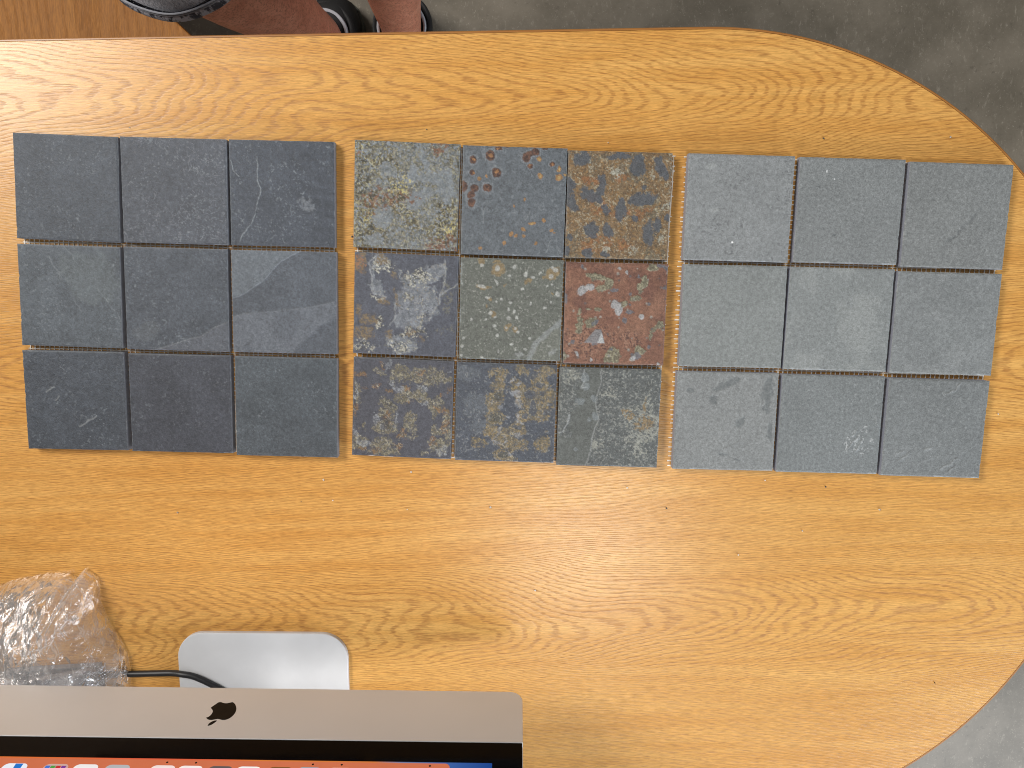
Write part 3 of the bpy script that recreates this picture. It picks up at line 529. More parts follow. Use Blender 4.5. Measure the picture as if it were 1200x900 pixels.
# shared topology of a tile: grid top, skirt, underside
idx = np.arange(N * N).reshape(N, N)
quads = np.stack([idx[:-1, :-1], idx[1:, :-1], idx[1:, 1:], idx[:-1, 1:]], -1).reshape(-1, 4)[:, ::-1]
ring = np.concatenate([idx[-1, :-1], idx[:-1, -1][::-1] * 0 + idx[1:, -1][::-1], idx[0, 1:][::-1], idx[:-1, 0]])   # v runs downwards: first row of the grid is the far (top) edge
def build_tile(c, h, wd, ht, thick, seed, parent, x, y, rz, cutmat, stone=None):
    rs = np.random.RandomState(seed)
    X = (U - 0.5) * wd; Y = (0.5 - V) * ht
    Z = thick + h * 0.55
    # worn, slightly uneven arris
    edge = np.minimum(np.minimum(U, 1 - U) * wd, np.minimum(V, 1 - V) * ht)
    chip = st(fbm(U, V, 16, seed % 50, 3), 0.58, 0.8)
    Z = Z - st(edge, 1.3, 0.0) * (0.3 + 0.7 * chip)
    k = st(edge, 2.2, 0) ; sx = np.sign(U - 0.5); sy = np.sign(0.5 - V)
    wob = 0.22 * (fbm(U, V, 7, (seed + 3) % 50, 3) - 0.5) + 0.14 * (fbm(U, V, 30, (seed + 5) % 50, 2) - 0.5) - 0.1
    X = X + k * sx * wob * (np.minimum(U, 1 - U) * wd < 2.2); Y = Y + k * sy * wob * (np.minimum(V, 1 - V) * ht < 2.2)
    # paler, freshly broken stone along the arris
    c = mixc(c, st(edge, 1.1, 0.2) * (0.10 + 0.45 * chip), npc(150, 156, 160))
    top = np.stack([X, Y, Z], -1).reshape(-1, 3)
    upper = top[ring].copy(); low = upper.copy(); low[:, 2] = 0.9
    low[:, :2] += rs.uniform(-0.15, 0.15, (len(low), 2))
    verts = np.concatenate([top, upper, low]) * MM
    n, m = N * N, len(ring); k = np.arange(m); k2 = (k + 1) % m
    side = np.stack([n + k, n + m + k, n + m + k2, n + k2], -1)
    loops = np.concatenate([quads.ravel(), side.ravel(), (n + m + k)[::-1]])
    sizes = np.concatenate([np.full(len(quads), 4), np.full(m, 4), [m]]); starts = np.concatenate([[0], np.cumsum(sizes)[:-1]])
    me = bpy.data.meshes.new('tile')
    me.vertices.add(len(verts)); me.vertices.foreach_set('co', verts.astype(np.float32).ravel())
    me.loops.add(len(loops)); me.loops.foreach_set('vertex_index', loops.astype(np.int32))
    me.polygons.add(len(sizes)); me.polygons.foreach_set('loop_start', starts.astype(np.int32)); me.polygons.foreach_set('loop_total', sizes.astype(np.int32))
    me.update(calc_edges=True)
    sm = np.zeros(len(sizes), bool); sm[:len(quads)] = True; me.polygons.foreach_set('use_smooth', sm)
    mi = np.zeros(len(sizes), np.int32); mi[len(quads):] = 1; me.polygons.foreach_set('material_index', mi)
    a = me.color_attributes.new('Col', 'FLOAT_COLOR', 'POINT')
    cc = np.ones((len(verts), 4), np.float32); cc[:n, :3] = np.clip(c.reshape(-1, 3), 0.004, 1); cc[n:, :3] = 0.2
    a.data.foreach_set('color', cc.ravel())
    me.validate()
    o = put_mesh('tile', me, [stone or M_slate, cutmat], parent)
    o.location = (x, y, 0); o.rotation_euler = (0, 0, rz)
    return o

def backing(parent, tiles, cx, cy, seed):
    """open glass-fibre net glued under the nine tiles"""
    rs = random.Random(seed); pitch = 4.6; v, f = [], []
    ang = R(sum(t[2] for t in tiles) / 9)
    L = 149.0
    def strand(p, horiz, a0, a1):
        n = 40; hw = 0.5 + 0.15 * rs.random(); off = 0.0; base = len(v); z0 = 0.15 if horiz else 0.40
        ph = rs.random() * 9
        for k in range(n + 1):
            t = a0 + (a1 - a0) * k / n; w = p + 0.35 * math.sin(t * 0.06 + ph) + rs.uniform(-0.12, 0.12)
            hh = hw * rs.uniform(0.75, 1.25)
            for s, z in ((-hh, z0), (-hh * 0.6, z0 + 0.35), (hh * 0.6, z0 + 0.35), (hh, z0)):
                x, y = (t, w + s) if horiz else (w + s, t)
                v.append(((x * math.cos(ang) - y * math.sin(ang)) * MM, (x * math.sin(ang) + y * math.cos(ang)) * MM, z * MM))
        for k in range(n):
            a = base + 4 * k
            for q in range(4):
                f.append((a + q, a + (q + 1) % 4, a + 4 + (q + 1) % 4, a + 4 + q))
    k = -L + 2
    while k < L - 1:
        e = [(-L - rs.uniform(-1.5, 1.4) - (3.2 if seed == 42 else 0), L + rs.uniform(-1.8, 0.2)) for _ in range(2)]
        strand(k + rs.uniform(-0.2, 0.2), True, *e[0]); strand(k + rs.uniform(-0.2, 0.2), False, -L + 2, L - 2); k += pitch
    o = from_py('backing_mesh', v, f, M_mesh, parent, False); o['kind'] = 'stuff'
    return o

labels = ['sheet of nine charcoal slate tiles on the left of the desk',
          'sheet of nine rust and multicolour slate tiles in the middle',
          'sheet of nine smooth light grey slate tiles near the rounded desk end']
for s, (tl, fn, cm) in enumerate(zip(TILES, (dark_tile, multi_tile, grey_tile), (M_cut_dark, M_cut_dark, M_cut))):
    cx, cy = tl[4][0] * MM, tl[4][1] * MM
    root = empty('tile_sheet', (cx, cy, 0)); tag(root, labels[s], 'tile sheet', 'sheets of slate mosaic tiles')
    for i, (x, y, a, wd, ht) in enumerate(tl):
        c, h = fn(i); c = finish(c, s, i)
        o = build_tile(c, h, wd - (0.9, 0.3, 0.9)[s], ht - 0.7, 9.6 + 0.5 * math.sin(i * 2.3 + s), 100 * s + i * 7 + 1, root, x * MM - cx, y * MM - cy, R(a), cm, M_slate_fine if s == 2 else M_slate)
        if s == 1:
            o['label'] = ['grey and mustard mottled tile', 'blue-grey tile with rust spots', 'brown tile with dark blotches', 'dark tile with pale crust', 'green-grey tile with white flecks', 'red-brown tile with grey patches', 'dark tile with ochre and rust patches', 'dark tile with ochre network', 'grey-green tile with speckled right side'][i]
    backing(root, tl, cx, cy, 40 + s)

# ------------------------------------------------------------------ all-in-one computer
O = Vector((-0.2686, -0.3621, 0.0767)); yaw = R(-0.68); tilt = R(10)
AX = Vector((math.cos(yaw), math.sin(yaw), 0)); BK = Vector((math.sin(yaw), -math.cos(yaw), 0))
AU = Vector((0, 0, 1)) * math.cos(tilt) + BK * math.sin(tilt); AN = -AX.cross(AU).normalized(); AN = AN if AN.y > 0 else -AN
CXP = 0.0113                                    # centre of the panel along AX
def pan(x, u, n=0.0): return O + AX * (x + CXP) + AU * u + AN * n
pc = empty('desktop_computer', (-0.256, -0.43, 0)); tag(pc, 'silver all-in-one computer facing the tiles, dock showing on its screen', 'computer')
W2, HT = 0.264, 0.372
def rrect(x0, x1, u0, u1, r, seg=8, corners=(1, 1, 1, 1)):
    pts = []
    for k, (cx, cu, a) in enumerate(((x0 + r, u0 + r, math.pi), (x1 - r, u0 + r, 1.5 * math.pi), (x1 - r, u1 - r, 0), (x0 + r, u1 - r, 0.5 * math.pi))):
        if corners[k]:
            for q in range(seg + 1): pts.append((cx + r * math.cos(a + q * math.pi / 2 / seg), cu + r * math.sin(a + q * math.pi / 2 / seg)))
        else: pts.append((x0 if k in (0, 3) else x1, u0 if k < 2 else u1))
    return pts
def plate(name, outline, n0, n1, mat, bevel=0.0, seg=3, parent=pc):
    o = prism(outline, n0, n1, name, mat, None, bevel, seg, lambda c: pan(c.x, c.y, c.z))
    return up(o, parent) if parent is pc else o
CH = 0.0616
plate('chin', rrect(-W2, W2, 0.0, CH - 0.0003, 0.012, 10, (1, 1, 0, 0)), -0.005, 0.0, M_alu, 0.0003, 2)
plate('bezel', rrect(-W2 + 0.0006, W2 - 0.0006, CH, HT - 0.0006, 0.011, 8, (0, 0, 1, 1)), -0.004, -0.0002, M_glass, 0.0003, 1)
# bulging back shell
bm = bmesh.new(); rr = []
for sc_, dn in ((1.0, -0.0051), (0.985, -0.007), (0.86, -0.013), (0.66, -0.026), (0.4, -0.036), (0.12, -0.040)):
    rr.append([bm.verts.new(pan(x * sc_, HT / 2 + (u - HT / 2) * sc_, dn)) for x, u in rrect(-W2, W2, 0.0, HT, 0.012, 6)])
for a, b in zip(rr[:-1], rr[1:]):
    for i in range(len(a)): bm.faces.new((a[i], a[(i + 1) % len(a)], b[(i + 1) % len(a)], b[i]))
bm.faces.new(rr[-1]); bm.faces.new(rr[0][::-1]); bmesh.ops.recalc_face_normals(bm, faces=bm.faces)
up(from_bm('back_shell', bm, M_alu, None, True), pc)
# picture on the display: a warm to blue desktop gradient
SX, SU0, SU1 = 0.239, 0.0838, 0.350
w = NT('display_picture'); co = w.coord(); x, y, z = w.sep(co)
t = w.math('MULTIPLY_ADD', w.math('SUBTRACT', x, (pan(0, 0).x - SX)), 1 / (2 * SX), 0.0)
t = w.math('ADD', t, w.math('MULTIPLY', w.math('SUBTRACT', w.noise(w.mapping(co, (9, 1, 5)), 1, 2), 0.5), 0.05))
cr = w.n.new('ShaderNodeValToRGB'); w.put(cr.inputs[0], t); el = cr.color_ramp.elements
stops = [(0.0, (214, 120, 60)), (0.22, (226, 112, 52)), (0.4, (224, 92, 60)), (0.55, (220, 98, 64)), (0.60, (222, 126, 56)), (0.80, (206, 120, 58)), (0.845, (120, 130, 168)), (0.90, (70, 104, 168)), (1.0, (26, 66, 138))]
el[0].position = 0.0; el[0].color = rgb(*stops[0][1]); el[1].position = 1.0; el[1].color = rgb(*stops[-1][1])
for p, q in stops[1:-1]: e = el.new(p); e.color = rgb(*q)
em = w.n.new('ShaderNodeEmission'); w.put(em.inputs[0], cr.outputs[0]); em.inputs[1].default_value = 0.82
w.t.links.new(em.outputs[0], w.out.inputs[0]); M_disp = w.m
screen = plate('screen', rrect(-SX, SX, SU0, SU1, 0.0005, 1), -0.0001, 0.0001, M_disp)
def on_screen(name, outline, lift, mat):
    o = prism(outline, 0.00012 + lift, 0.0002 + lift, name, mat, None, 0, 1, lambda c: pan(c.x, c.y, c.z))
    o.parent = screen; return o
on_screen('dock', rrect(-0.205, 0.205, SU0 + 0.0012, SU0 + 0.028, 0.004), 0.0, flat_emit('dock_glass', rgb(222, 122, 84), 0.76))
icons = [(20, (222, 226, 234)), (68, (196, 160, 150)), (103, (228, 224, 222)), (140, (170, 170, 172)), (193, (232, 214, 208)), (225, (236, 226, 220)), (260, (92, 84, 84)), (293, (226, 230, 236)), (330, (122, 76, 42)), (364, (84, 160, 204)), (400, (224, 190, 170)), (435, (220, 130, 80)), (466, (190, 150, 140))]
ix = lambda px: (-124.0 + (px - 20) * (202.6 + 124.0) / 500) * 1.043 * MM - CXP
for px, q in icons:
    x = ix(px); iu = SU0 + 0.0072
    o = on_screen('dock_icon', rrect(x - 0.0098, x + 0.0098, iu, iu + 0.0196, 0.0042, 5), 0.0002, flat_emit('icon_colour', rgb(*q), 1.0))
for px in (194, 228, 366, 400, 504):
    x = ix(px); on_screen('dock_dot', [(x + 0.0009 * math.cos(a), SU0 + 0.0040 + 0.0009 * math.sin(a)) for a in np.linspace(0, 2 * math.pi, 9)[:-1]], 0.0002, M_logo)
x = ix(68)
for k, q in enumerate(((70, 110, 190), (80, 150, 70), (190, 50, 50), (120, 60, 140))):
    on_screen('icon_bar', [(x - 0.0085 + k * 0.0042, SU0 + 0.0092), (x - 0.0048 + k * 0.0042, SU0 + 0.0092), (x - 0.0048 + k * 0.0042, SU0 + 0.02), (x - 0.0085 + k * 0.0042, SU0 + 0.02)], 0.0004, flat_emit('icon_bar_colour', rgb(*q), 1.0))
x = ix(20); on_screen('icon_bar', [(x - 0.001, SU0 + 0.0076), (x + 0.005, SU0 + 0.0076), (x + 0.0062, SU0 + 0.022), (x + 0.001, SU0 + 0.022)], 0.0004, flat_emit('icon_blue', rgb(40, 110, 190), 1.0))
# emblem on the chin
body = [(3.69,18.22),(5.73,17.82),(8.3,18.8),(10.61,19.12),(12.65,18.72),(15.21,17.74),(16.95,18.48),(19.33,21.01),(21.42,24.79),(22.33,28.3),(22.16,31.79),(21.11,34.77),(19.44,37.01),(17.11,38.37),(14.3,38.42),(11.87,37.64),(10.37,37.42),(8.13,38.05),(5.91,38.72),(3.7,38.52),(1.91,37.58),(0.31,36.24),(2.0,35.13),(3.16,32.65),(3.24,29.66),(2.09,27.18),(-0.33,24.7),(0.94,22.38),(2.31,20.31)]
leaf = [(10.76,39.36),(9.79,41.41),(7.98,43.98),(5.7,45.31),(5.05,44.75),(5.58,42.35),(6.96,40.49),(8.65,39.4)]
def smooth_outline(p, keep=()):
    out = []; n = len(p)
    for i in range(n):
        a, b, c, d = (Vector(p[(i + k) % n]) for k in (-1, 0, 1, 2))
        if i in keep: a = b
        if (i + 1) % n in keep: d = c
        for t in (0, 0.33, 0.66):
            out.append(tuple(0.5 * ((2 * b) + (-a + c) * t + (2 * a - 5 * b + 4 * c - d) * t * t + (-a + 3 * b - 3 * c + d) * t ** 3)))
    return out
cv = lambda L: [(x * 1.043 * MM - CXP, y * 1.043 * MM) for x, y in L]
plate('logo', cv(smooth_outline(body, (21, 26))), -0.001, 0.00012, M_logo)
plate('logo', cv(smooth_outline(leaf, (0, 3))), -0.001, 0.00012, M_logo)
# foot and neck
fo = prism(rrect(-0.0862, 0.0862, -0.088, 0.0878, 0.0265, 14), 0.0, 0.0045, 'foot', M_foot, None, 0.0009, 3, lambda c: Vector((-0.2560 + c.x, -0.4320 + c.y + c.x * -0.006, c.z + 0.0003)))
up(fo, pc)
bm = bmesh.new(); prof = [(-0.508, 0.0046, 0.005), (-0.512, 0.05, 0.005), (-0.500, 0.11, 0.005), (-0.470, 0.17, 0.006), (-0.435, 0.215, 0.008)]
rg = [[bm.verts.new((-0.2572 + sx * hw, y + dy, z)) for sx, dy in ((-1, -t), (1, -t), (1, t), (-1, t))] for (y, z, t), hw in zip(prof, (0.080, 0.075, 0.066, 0.055, 0.05))]
for a, b in zip(rg[:-1], rg[1:]):
    for i in range(4): bm.faces.new((a[i], a[(i + 1) % 4], b[(i + 1) % 4], b[i]))
bm.faces.new(rg[0][::-1]); bm.faces.new(rg[-1]); bmesh.ops.recalc_face_normals(bm, faces=bm.faces)
up(from_bm('neck', bm, M_foot, None), pc)

# power cable
cz = 0.0032
o = tube('power_cable', [(-0.47, -0.400, cz), (-0.44, -0.392, cz), (-0.4021, -0.3893, cz), (-0.3689, -0.3883, cz), (-0.349, -0.3870, 0.0048), (-0.338, -0.3866, 0.0078), (-0.3253, -0.3891, 0.0080), (-0.3083, -0.3974, 0.0080), (-0.290, -0.409, 0.0080), (-0.268, -0.43, 0.0080), (-0.258, -0.462, 0.0080), (-0.256, -0.4985, 0.0080)], 0.0031, M_rubber)
tag(o, 'black power cable running from the plastic bag over the silver foot', 'cable')

# ------------------------------------------------------------------ clear plastic bag with dark slates inside
slate_in = []
for k in range(2):
    c, h = dark_tile(k + 6)
    o = build_tile(c, h, 97, 97, 9.5, 700 + k, None, -0.466 + 0.006 * k, -0.428 - 0.004 * k, R(4 + 7 * k), M_cut_dark)
    o.name = 'loose_tile'; o.location.z = 0.0018 + k * 0.0112
    tag(o, ['lower of the two dark slate tiles inside the plastic bag', 'upper of the two dark slate tiles inside the plastic bag'][k], 'tile', 'slate tiles in the plastic bag')
w = NT('clear_polythene'); co = w.coord()
tr = w.n.new('ShaderNodeBsdfTransparent'); tr.inputs[0].default_value = (0.975, 0.975, 0.975, 1)
gl = w.n.new('ShaderNodeBsdfGlossy'); gl.inputs[0].default_value = (1, 1, 1, 1); gl.inputs['Roughness'].default_value = 0.16
df = w.n.new('ShaderNodeBsdfTranslucent'); df.inputs[0].default_value = (0.9, 0.9, 0.92, 1)
d2 = w.n.new('ShaderNodeBsdfDiffuse'); d2.inputs[0].default_value = (0.9, 0.9, 0.92, 1)
fr = w.n.new('ShaderNodeFresnel'); fr.inputs[0].default_value = 1.5
b1 = w.noise(w.mapping(co, (1, 1, 1)), 55, 4, 0.62, 0.6); b2 = w.noise(w.mapping(co, (220, 60, 90), rot=(0, 0, 0.6)), 1, 3, 0.6)
vo = w.n.new('ShaderNodeTexVoronoi'); vo.feature = 'DISTANCE_TO_EDGE'; vo.inputs['Scale'].default_value = 1.0
wv = w.n.new('ShaderNodeVectorMath'); wv.operation = 'MULTIPLY_ADD'; w.put(wv.inputs[0], w.noise(co, 40, 3, 0.6, 0, True)); wv.inputs[1].default_value = (0.012, 0.012, 0.012); w.put(wv.inputs[2], co)
w.put(vo.inputs['Vector'], w.mapping(wv.outputs[0], (95, 42, 60), rot=(0, 0, -0.9)))
crl = w.math('MULTIPLY', w.mapr(vo.outputs['Distance'], 0.0, 0.07, 1.0, 0.0), w.mapr(b1, 0.4, 0.6))
bp = w.n.new('ShaderNodeBump'); bp.inputs['Strength'].default_value = 0.62; bp.inputs['Distance'].default_value = 0.004
w.put(bp.inputs['Height'], w.math('ADD', w.math('MULTIPLY', w.mapr(vo.outputs['Distance'], 0.0, 0.4, 0.0, 1.0, False), 0.5), w.math('ADD', b1, w.math('MULTIPLY', b2, 0.25))))
for q in (gl, d2, fr): w.t.links.new(bp.outputs[0], q.inputs['Normal'])
m0 = w.n.new('ShaderNodeMixShader'); m0.inputs[0].default_value = 0.5; w.t.links.new(df.outputs[0], m0.inputs[1]); w.t.links.new(d2.outputs[0], m0.inputs[2])
m1 = w.n.new('ShaderNodeMixShader'); w.put(m1.inputs[0], w.math('ADD', w.mapr(b1, 0.3, 0.75, 0.13, 0.28), w.math('MULTIPLY', crl, 0.22))); w.t.links.new(tr.outputs[0], m1.inputs[1]); w.t.links.new(m0.outputs[0], m1.inputs[2])
m2 = w.n.new('ShaderNodeMixShader'); w.put(m2.inputs[0], w.math('MULTIPLY_ADD', fr.outputs[0], 0.7, 0.02, True)); w.t.links.new(m1.outputs[0], m2.inputs[1]); w.t.links.new(gl.outputs[0], m2.inputs[2])
w.t.links.new(m2.outputs[0], w.out.inputs[0]); M_film = w.m

BAG = [(-506, -290), (-472, -283), (-447, -281.5), (-440, -287), (-436.5, -289), (-431, -277), (-419, -286), (-418.4, -313), (-410, -335), (-402, -349), (-395, -366), (-393, -389), (-396, -420), (-404, -452), (-420, -476), (-450, -490), (-490, -492), (-530, -484), (-560, -455), (-572, -420), (-572, -370), (-556, -320), (-532, -300)]
def bag_shell(scale, H, seed, na=300, nr=80, base=1.0):
    c0 = np.array([-478., -388.]); P = np.array(BAG, float)
    d = np.hypot(*(np.roll(P, -1, 0) - P).T); s = np.concatenate([[0], np.cumsum(d)]); q = np.linspace(0, s[-1], na, endpoint=False)
    Pc = np.concatenate([P, P[:1]]); bx = np.interp(q, s, Pc[:, 0]); by = np.interp(q, s, Pc[:, 1])
    r = np.linspace(0, 1, nr)[:, None]
    X = c0[0] + (bx - c0[0])[None] * r * scale; Y = c0[1] + (by - c0[1])[None] * r * scale
    x, y = X / 100 + 20, Y / 100 + 20
    wx = x + 0.16 * (fbm(x, y, 2.2, seed + 3, 3) - 0.5); wy = y + 0.16 * (fbm(x, y, 2.2, seed + 4, 3) - 0.5)
    cre = np.zeros(X.shape); rs = np.random.RandomState(seed)
    for k in range(9):                                    # straight, sharp folds in random directions
        a = rs.uniform(0, math.pi); f = rs.uniform(1.2, 5.5); ph = rs.uniform(0, 9)
        t = (wx * math.cos(a) + wy * math.sin(a)) * f + ph; amp = rs.uniform(2.0, 5.5) / f ** 0.8
        loc = st(fbm(x, y, 1.6, seed + 10 + k, 2), 0.35, 0.65)
        cre += amp * loc * np.abs(2 * (t - np.floor(t)) - 1)
    cre += 8 * np.abs(2 * fbm(wx, wy, 2.2, seed + 20, 2) - 1) + 2.2 * np.abs(2 * fbm(wx, wy, 6, seed + 22, 2) - 1) + 0.5 * np.abs(2 * fbm(wx, wy, 18, seed + 24, 2) - 1)
    dome = H * (1 - r ** 2.6) ** 0.75 * (0.75 + 0.5 * fbm(x, y, 1.2, seed + 30, 2))
    Z = base + np.maximum(dome + (cre - 8) * st(1 - r, 0.0, 0.16), 0.0) + 0.6
    top = np.stack([X, Y, Z], -1).reshape(-1, 3)
    low = np.stack([bx * 1.0, by * 1.0, np.full(na, 0.4)], -1); low[:, :2] = c0 + (low[:, :2] - c0) * scale * 0.995
    v = np.concatenate([top, low]) * MM; f = []
    for i in range(nr - 1):
        k = np.arange(na); k2 = (k + 1) % na
        f += np.stack([i * na + k, (i + 1) * na + k, (i + 1) * na + k2, i * na + k2], -1).tolist()
    k = np.arange(na); k2 = (k + 1) % na
    f += np.stack([(nr - 1) * na + k, nr * na + k, nr * na + k2, (nr - 1) * na + k2], -1).tolist()
    return v, f
bag = empty('plastic_bag', (-0.478, -0.388, 0)); tag(bag, 'crumpled clear plastic bag behind the computer at the desk corner', 'bag')
v, f = bag_shell(1.0, 54, 4); up(from_py('outer_film', v, f, M_film, None, True), bag)
v, f = bag_shell(0.93, 43, 19); up(from_py('inner_fold', v, f, M_film, None, True), bag)

# ------------------------------------------------------------------ low wooden table beside the desk
cb = empty('low_table', (-0.9, 0.6, FLOOR)); tag(cb, 'low brown wooden table with a cut-off corner behind the desk', 'table')
cab = [(-1.45, 0.30), (-0.4026, 0.30), (-0.5600, 0.4464), (-0.5900, 0.86), (-1.45, 0.86)]
up(prism(cab, -0.474, -0.45, 'top_board', M_oak_dark, None, 0.002, 2), cb)
for lx, ly in ((-1.38, 0.36), (-0.72, 0.36), (-1.38, 0.80), (-0.72, 0.80)):
    bm = bmesh.new(); box(bm, (lx - 0.02, ly - 0.02, FLOOR), (lx + 0.02, ly + 0.02, -0.4742)); up(from_bm('leg', bm, M_oak_dark, None), cb)

# ------------------------------------------------------------------ person standing behind the desk (seen from the hips down)
person = empty('person', (-0.30, 0.50, FLOOR)); tag(person, 'person in grey denim shorts and black shoes standing behind the desk', 'person')
w = NT('skin'); co = w.coord(); s1 = w.noise(co, 45, 4, 0.6); s2 = w.noise(co, 300, 4, 0.7)
c = w.mix(w.mapr(s1, 0.3, 0.7), rgb(222, 154, 124), rgb(202, 132, 104)); c = w.mix(w.math('MULTIPLY', w.mapr(s2, 0.45, 0.7), 0.7), c, rgb(132, 76, 56))
w.set(color=c, rough=0.5, sss=0.08); w.bsdf.inputs['Subsurface Scale'].default_value = 0.004; w.bump(s2, 0.35, 0.001); M_skin = w.m
w = NT('grey_denim'); co = w.coord(); wx_, wy_, wz_ = w.sep(co)
n1 = w.noise(w.mapping(co, (900, 900, 140)), 1, 3, 0.6); n2 = w.noise(co, 24, 4, 0.6)
c = w.mix(w.mapr(n1, 0.3, 0.7), rgb(112, 114, 122), rgb(190, 192, 200)); c = w.mix(w.math('MULTIPLY', w.mapr(n2, 0.35, 0.7), 0.5), c, rgb(126, 128, 136))
w.set(color=c, rough=0.85); w.bump(n1, 0.5, 0.001); M_denim = w.m
w = NT('frayed_hem'); co = w.coord(); n1 = w.noise(w.mapping(co, (170, 170, 60)), 1, 3, 0.6)
c = w.mix(w.mapr(n1, 0.44, 0.56), rgb(74, 76, 86), rgb(184, 186, 198)); w.set(color=c, rough=0.9); w.bump(n1, 0.6, 0.001); M_hem = w.m
w = NT('seam_thread'); n1 = w.noise(co if False else w.coord(), 300, 2); w.set(color=w.mix(n1, rgb(120, 122, 130), rgb(160, 162, 170)), rough=0.8); M_thread = w.m
w = NT('black_shoe_mesh'); co = w.coord(); n1 = w.noise(co, 400, 2); n2 = w.noise(co, 30, 3); w.set(color=w.mix(n1, rgb(12, 12, 14), rgb(34, 34, 34)), rough=0.7); w.bump(n1, 0.4, 0.001); M_shoe = w.m
w = NT('shoe_sole'); n1 = w.noise(w.coord(), 200, 2); w.set(color=w.mix(n1, rgb(58, 58, 50), rgb(78, 78, 68)), rough=0.7); M_sole = w.m
w = NT('grey_sock'); n1 = w.noise(w.coord(), 700, 2); w.set(color=w.mix(n1, rgb(150, 152, 158), rgb(190, 190, 196)), rough=0.9); M_sock = w.m

J = dict(pel=(-0.30, 0.60, 0.16), h1=(-0.385, 0.58, 0.10), t1=(-0.392, 0.475, -0.06), k1=(-0.384, 0.385, -0.235), c1=(-0.352, 0.408, -0.38), s1=(-0.343, 0.42, -0.52), a1=(-0.334, 0.438, -0.645), f1=(-0.330, 0.41, -0.690), e1=(-0.335, 0.33, -0.708),
         h2=(-0.215, 0.60, 0.10), t2=(-0.195, 0.545, -0.06), k2=(-0.170, 0.470, -0.24), c2=(-0.181, 0.478, -0.38), s2=(-0.191, 0.462, -0.52), a2=(-0.198, 0.452, -0.645), f2=(-0.198, 0.40, -0.690), e2=(-0.20, 0.32, -0.708))
RAD = dict(pel=0.12, h1=0.085, t1=0.076, k1=0.058, c1=0.062, s1=0.046, a1=0.036, f1=0.034, e1=0.026, h2=0.085, t2=0.076, k2=0.056, c2=0.060, s2=0.046, a2=0.036, f2=0.034, e2=0.026)
names = list(J); me = bpy.data.meshes.new('body')
ed = [('pel', 'h1'), ('h1', 't1'), ('t1', 'k1'), ('k1', 'c1'), ('c1', 's1'), ('s1', 'a1'), ('a1', 'f1'), ('f1', 'e1'), ('pel', 'h2'), ('h2', 't2'), ('t2', 'k2'), ('k2', 'c2'), ('c2', 's2'), ('s2', 'a2'), ('a2', 'f2'), ('f2', 'e2')]
me.from_pydata([J[n] for n in names], [(names.index(a), names.index(b)) for a, b in ed], [])
ob = put_mesh('body', me, M_skin, None); up(ob, person)
sk = ob.modifiers.new('skin', 'SKIN'); sk.use_smooth_shade = True
for n, d in zip(names, me.skin_vertices[0].data): d.radius = (RAD[n], RAD[n]); d.use_root = (n == 'pel')
sb = ob.modifiers.new('sub', 'SUBSURF'); sb.levels = 2; sb.render_levels = 2

def loft(name, rings, mat, parent, cap=False, smooth=True):
    v, f = [], []; n = len(rings[0])
    for r in rings: v += [tuple(p) for p in r]
    for i in range(len(rings) - 1):
        for k in range(n): f.append((i * n + k, i * n + (k + 1) % n, (i + 1) * n + (k + 1) % n, (i + 1) * n + k))
    if cap: f.append(tuple(range(n))[::-1]); f.append(tuple(range((len(rings) - 1) * n, len(rings) * n)))
    return up(from_py(name, v, f, mat, None, smooth), parent)
def ringpts(c, nrm, rx, ry, n=64, wob=0.0, seed=0):
    c = Vector(c); nrm = Vector(nrm).normalized(); a = Vector((1, 0, 0)); a = (a - nrm * a.dot(nrm)).normalized(); b = nrm.cross(a)
    out = []
    for k in range(n):
        q = 2 * math.pi * k / n; m = 1 + wob * (math.sin(3 * q + seed) + 0.6 * math.sin(5 * q + 2 * seed) + 0.4 * math.sin(9 * q + seed * 3))
        out.append(c + a * rx * m * math.cos(q) + b * ry * m * math.sin(q))
    return out
def shorts_leg(hip, hem, axis, rh, rr, seed):
    hip, hem, axis = Vector(hip), Vector(hem), Vector(axis).normalized()
    up_ax = (hip - hem).normalized(); R_ = []
    for t, rad in ((0.0, rh), (0.12, rh), (0.35, rh * 1.0), (0.65, rh * 1.06), (1.0, rr)):
        R_.append(ringpts(hem.lerp(hip, t), axis.lerp(up_ax, min(1, t * 1.5)), rad, rad * 0.98, 96, 0.012, seed + t))
    inner = ringpts(hem + axis * 0.002, axis, rh - 0.004, rh - 0.004, 96, 0.012, seed)
    inner2 = ringpts(hem + axis * 0.05, axis, rh - 0.006, rh - 0.006, 96, 0.012, seed)
    return [inner2, inner] + R_
for nm, args in (('a', ((-0.385, 0.58, 0.13), (-0.3875, 0.3930, -0.196), (0.0, 0.25, 1.0), 0.0905, 0.125, 1.0)), ('b', ((-0.215, 0.60, 0.13), (-0.176, 0.488, -0.185), (-0.05, 0.2, 1.0), 0.092, 0.125, 2.0))):
    rings_ = shorts_leg(*args); sl = loft('shorts_leg', rings_, M_denim, person)
    hem, axis, rh, seed = Vector(args[1]), Vector(args[2]).normalized(), args[3], args[5]
    band = [ringpts(hem + axis * z, axis, rh + d, rh + d, 96, 0.012, seed) for z, d in ((-0.001, -0.004), (-0.001, 0.0012), (0.002, 0.0024), (0.008, 0.0022), (0.010, 0.0008))]
    b = loft('hem', band, M_hem, person); b.parent = sl; b.matrix_parent_inverse = Matrix()
    for zz in (0.0112, 0.0145):
        rp = [[p + (p - (hem + axis * zz)).normalized() * 0.0012 * math.cos(a) + axis * 0.0011 * math.sin(a) for p in ringpts(hem + axis * zz, axis, rh + 0.0012, rh + 0.0012, 96, 0.012, seed)] for a in np.linspace(0, 2 * math.pi, 7)]
        b = loft('seam', rp, M_thread, person); b.parent = sl; b.matrix_parent_inverse = Matrix()
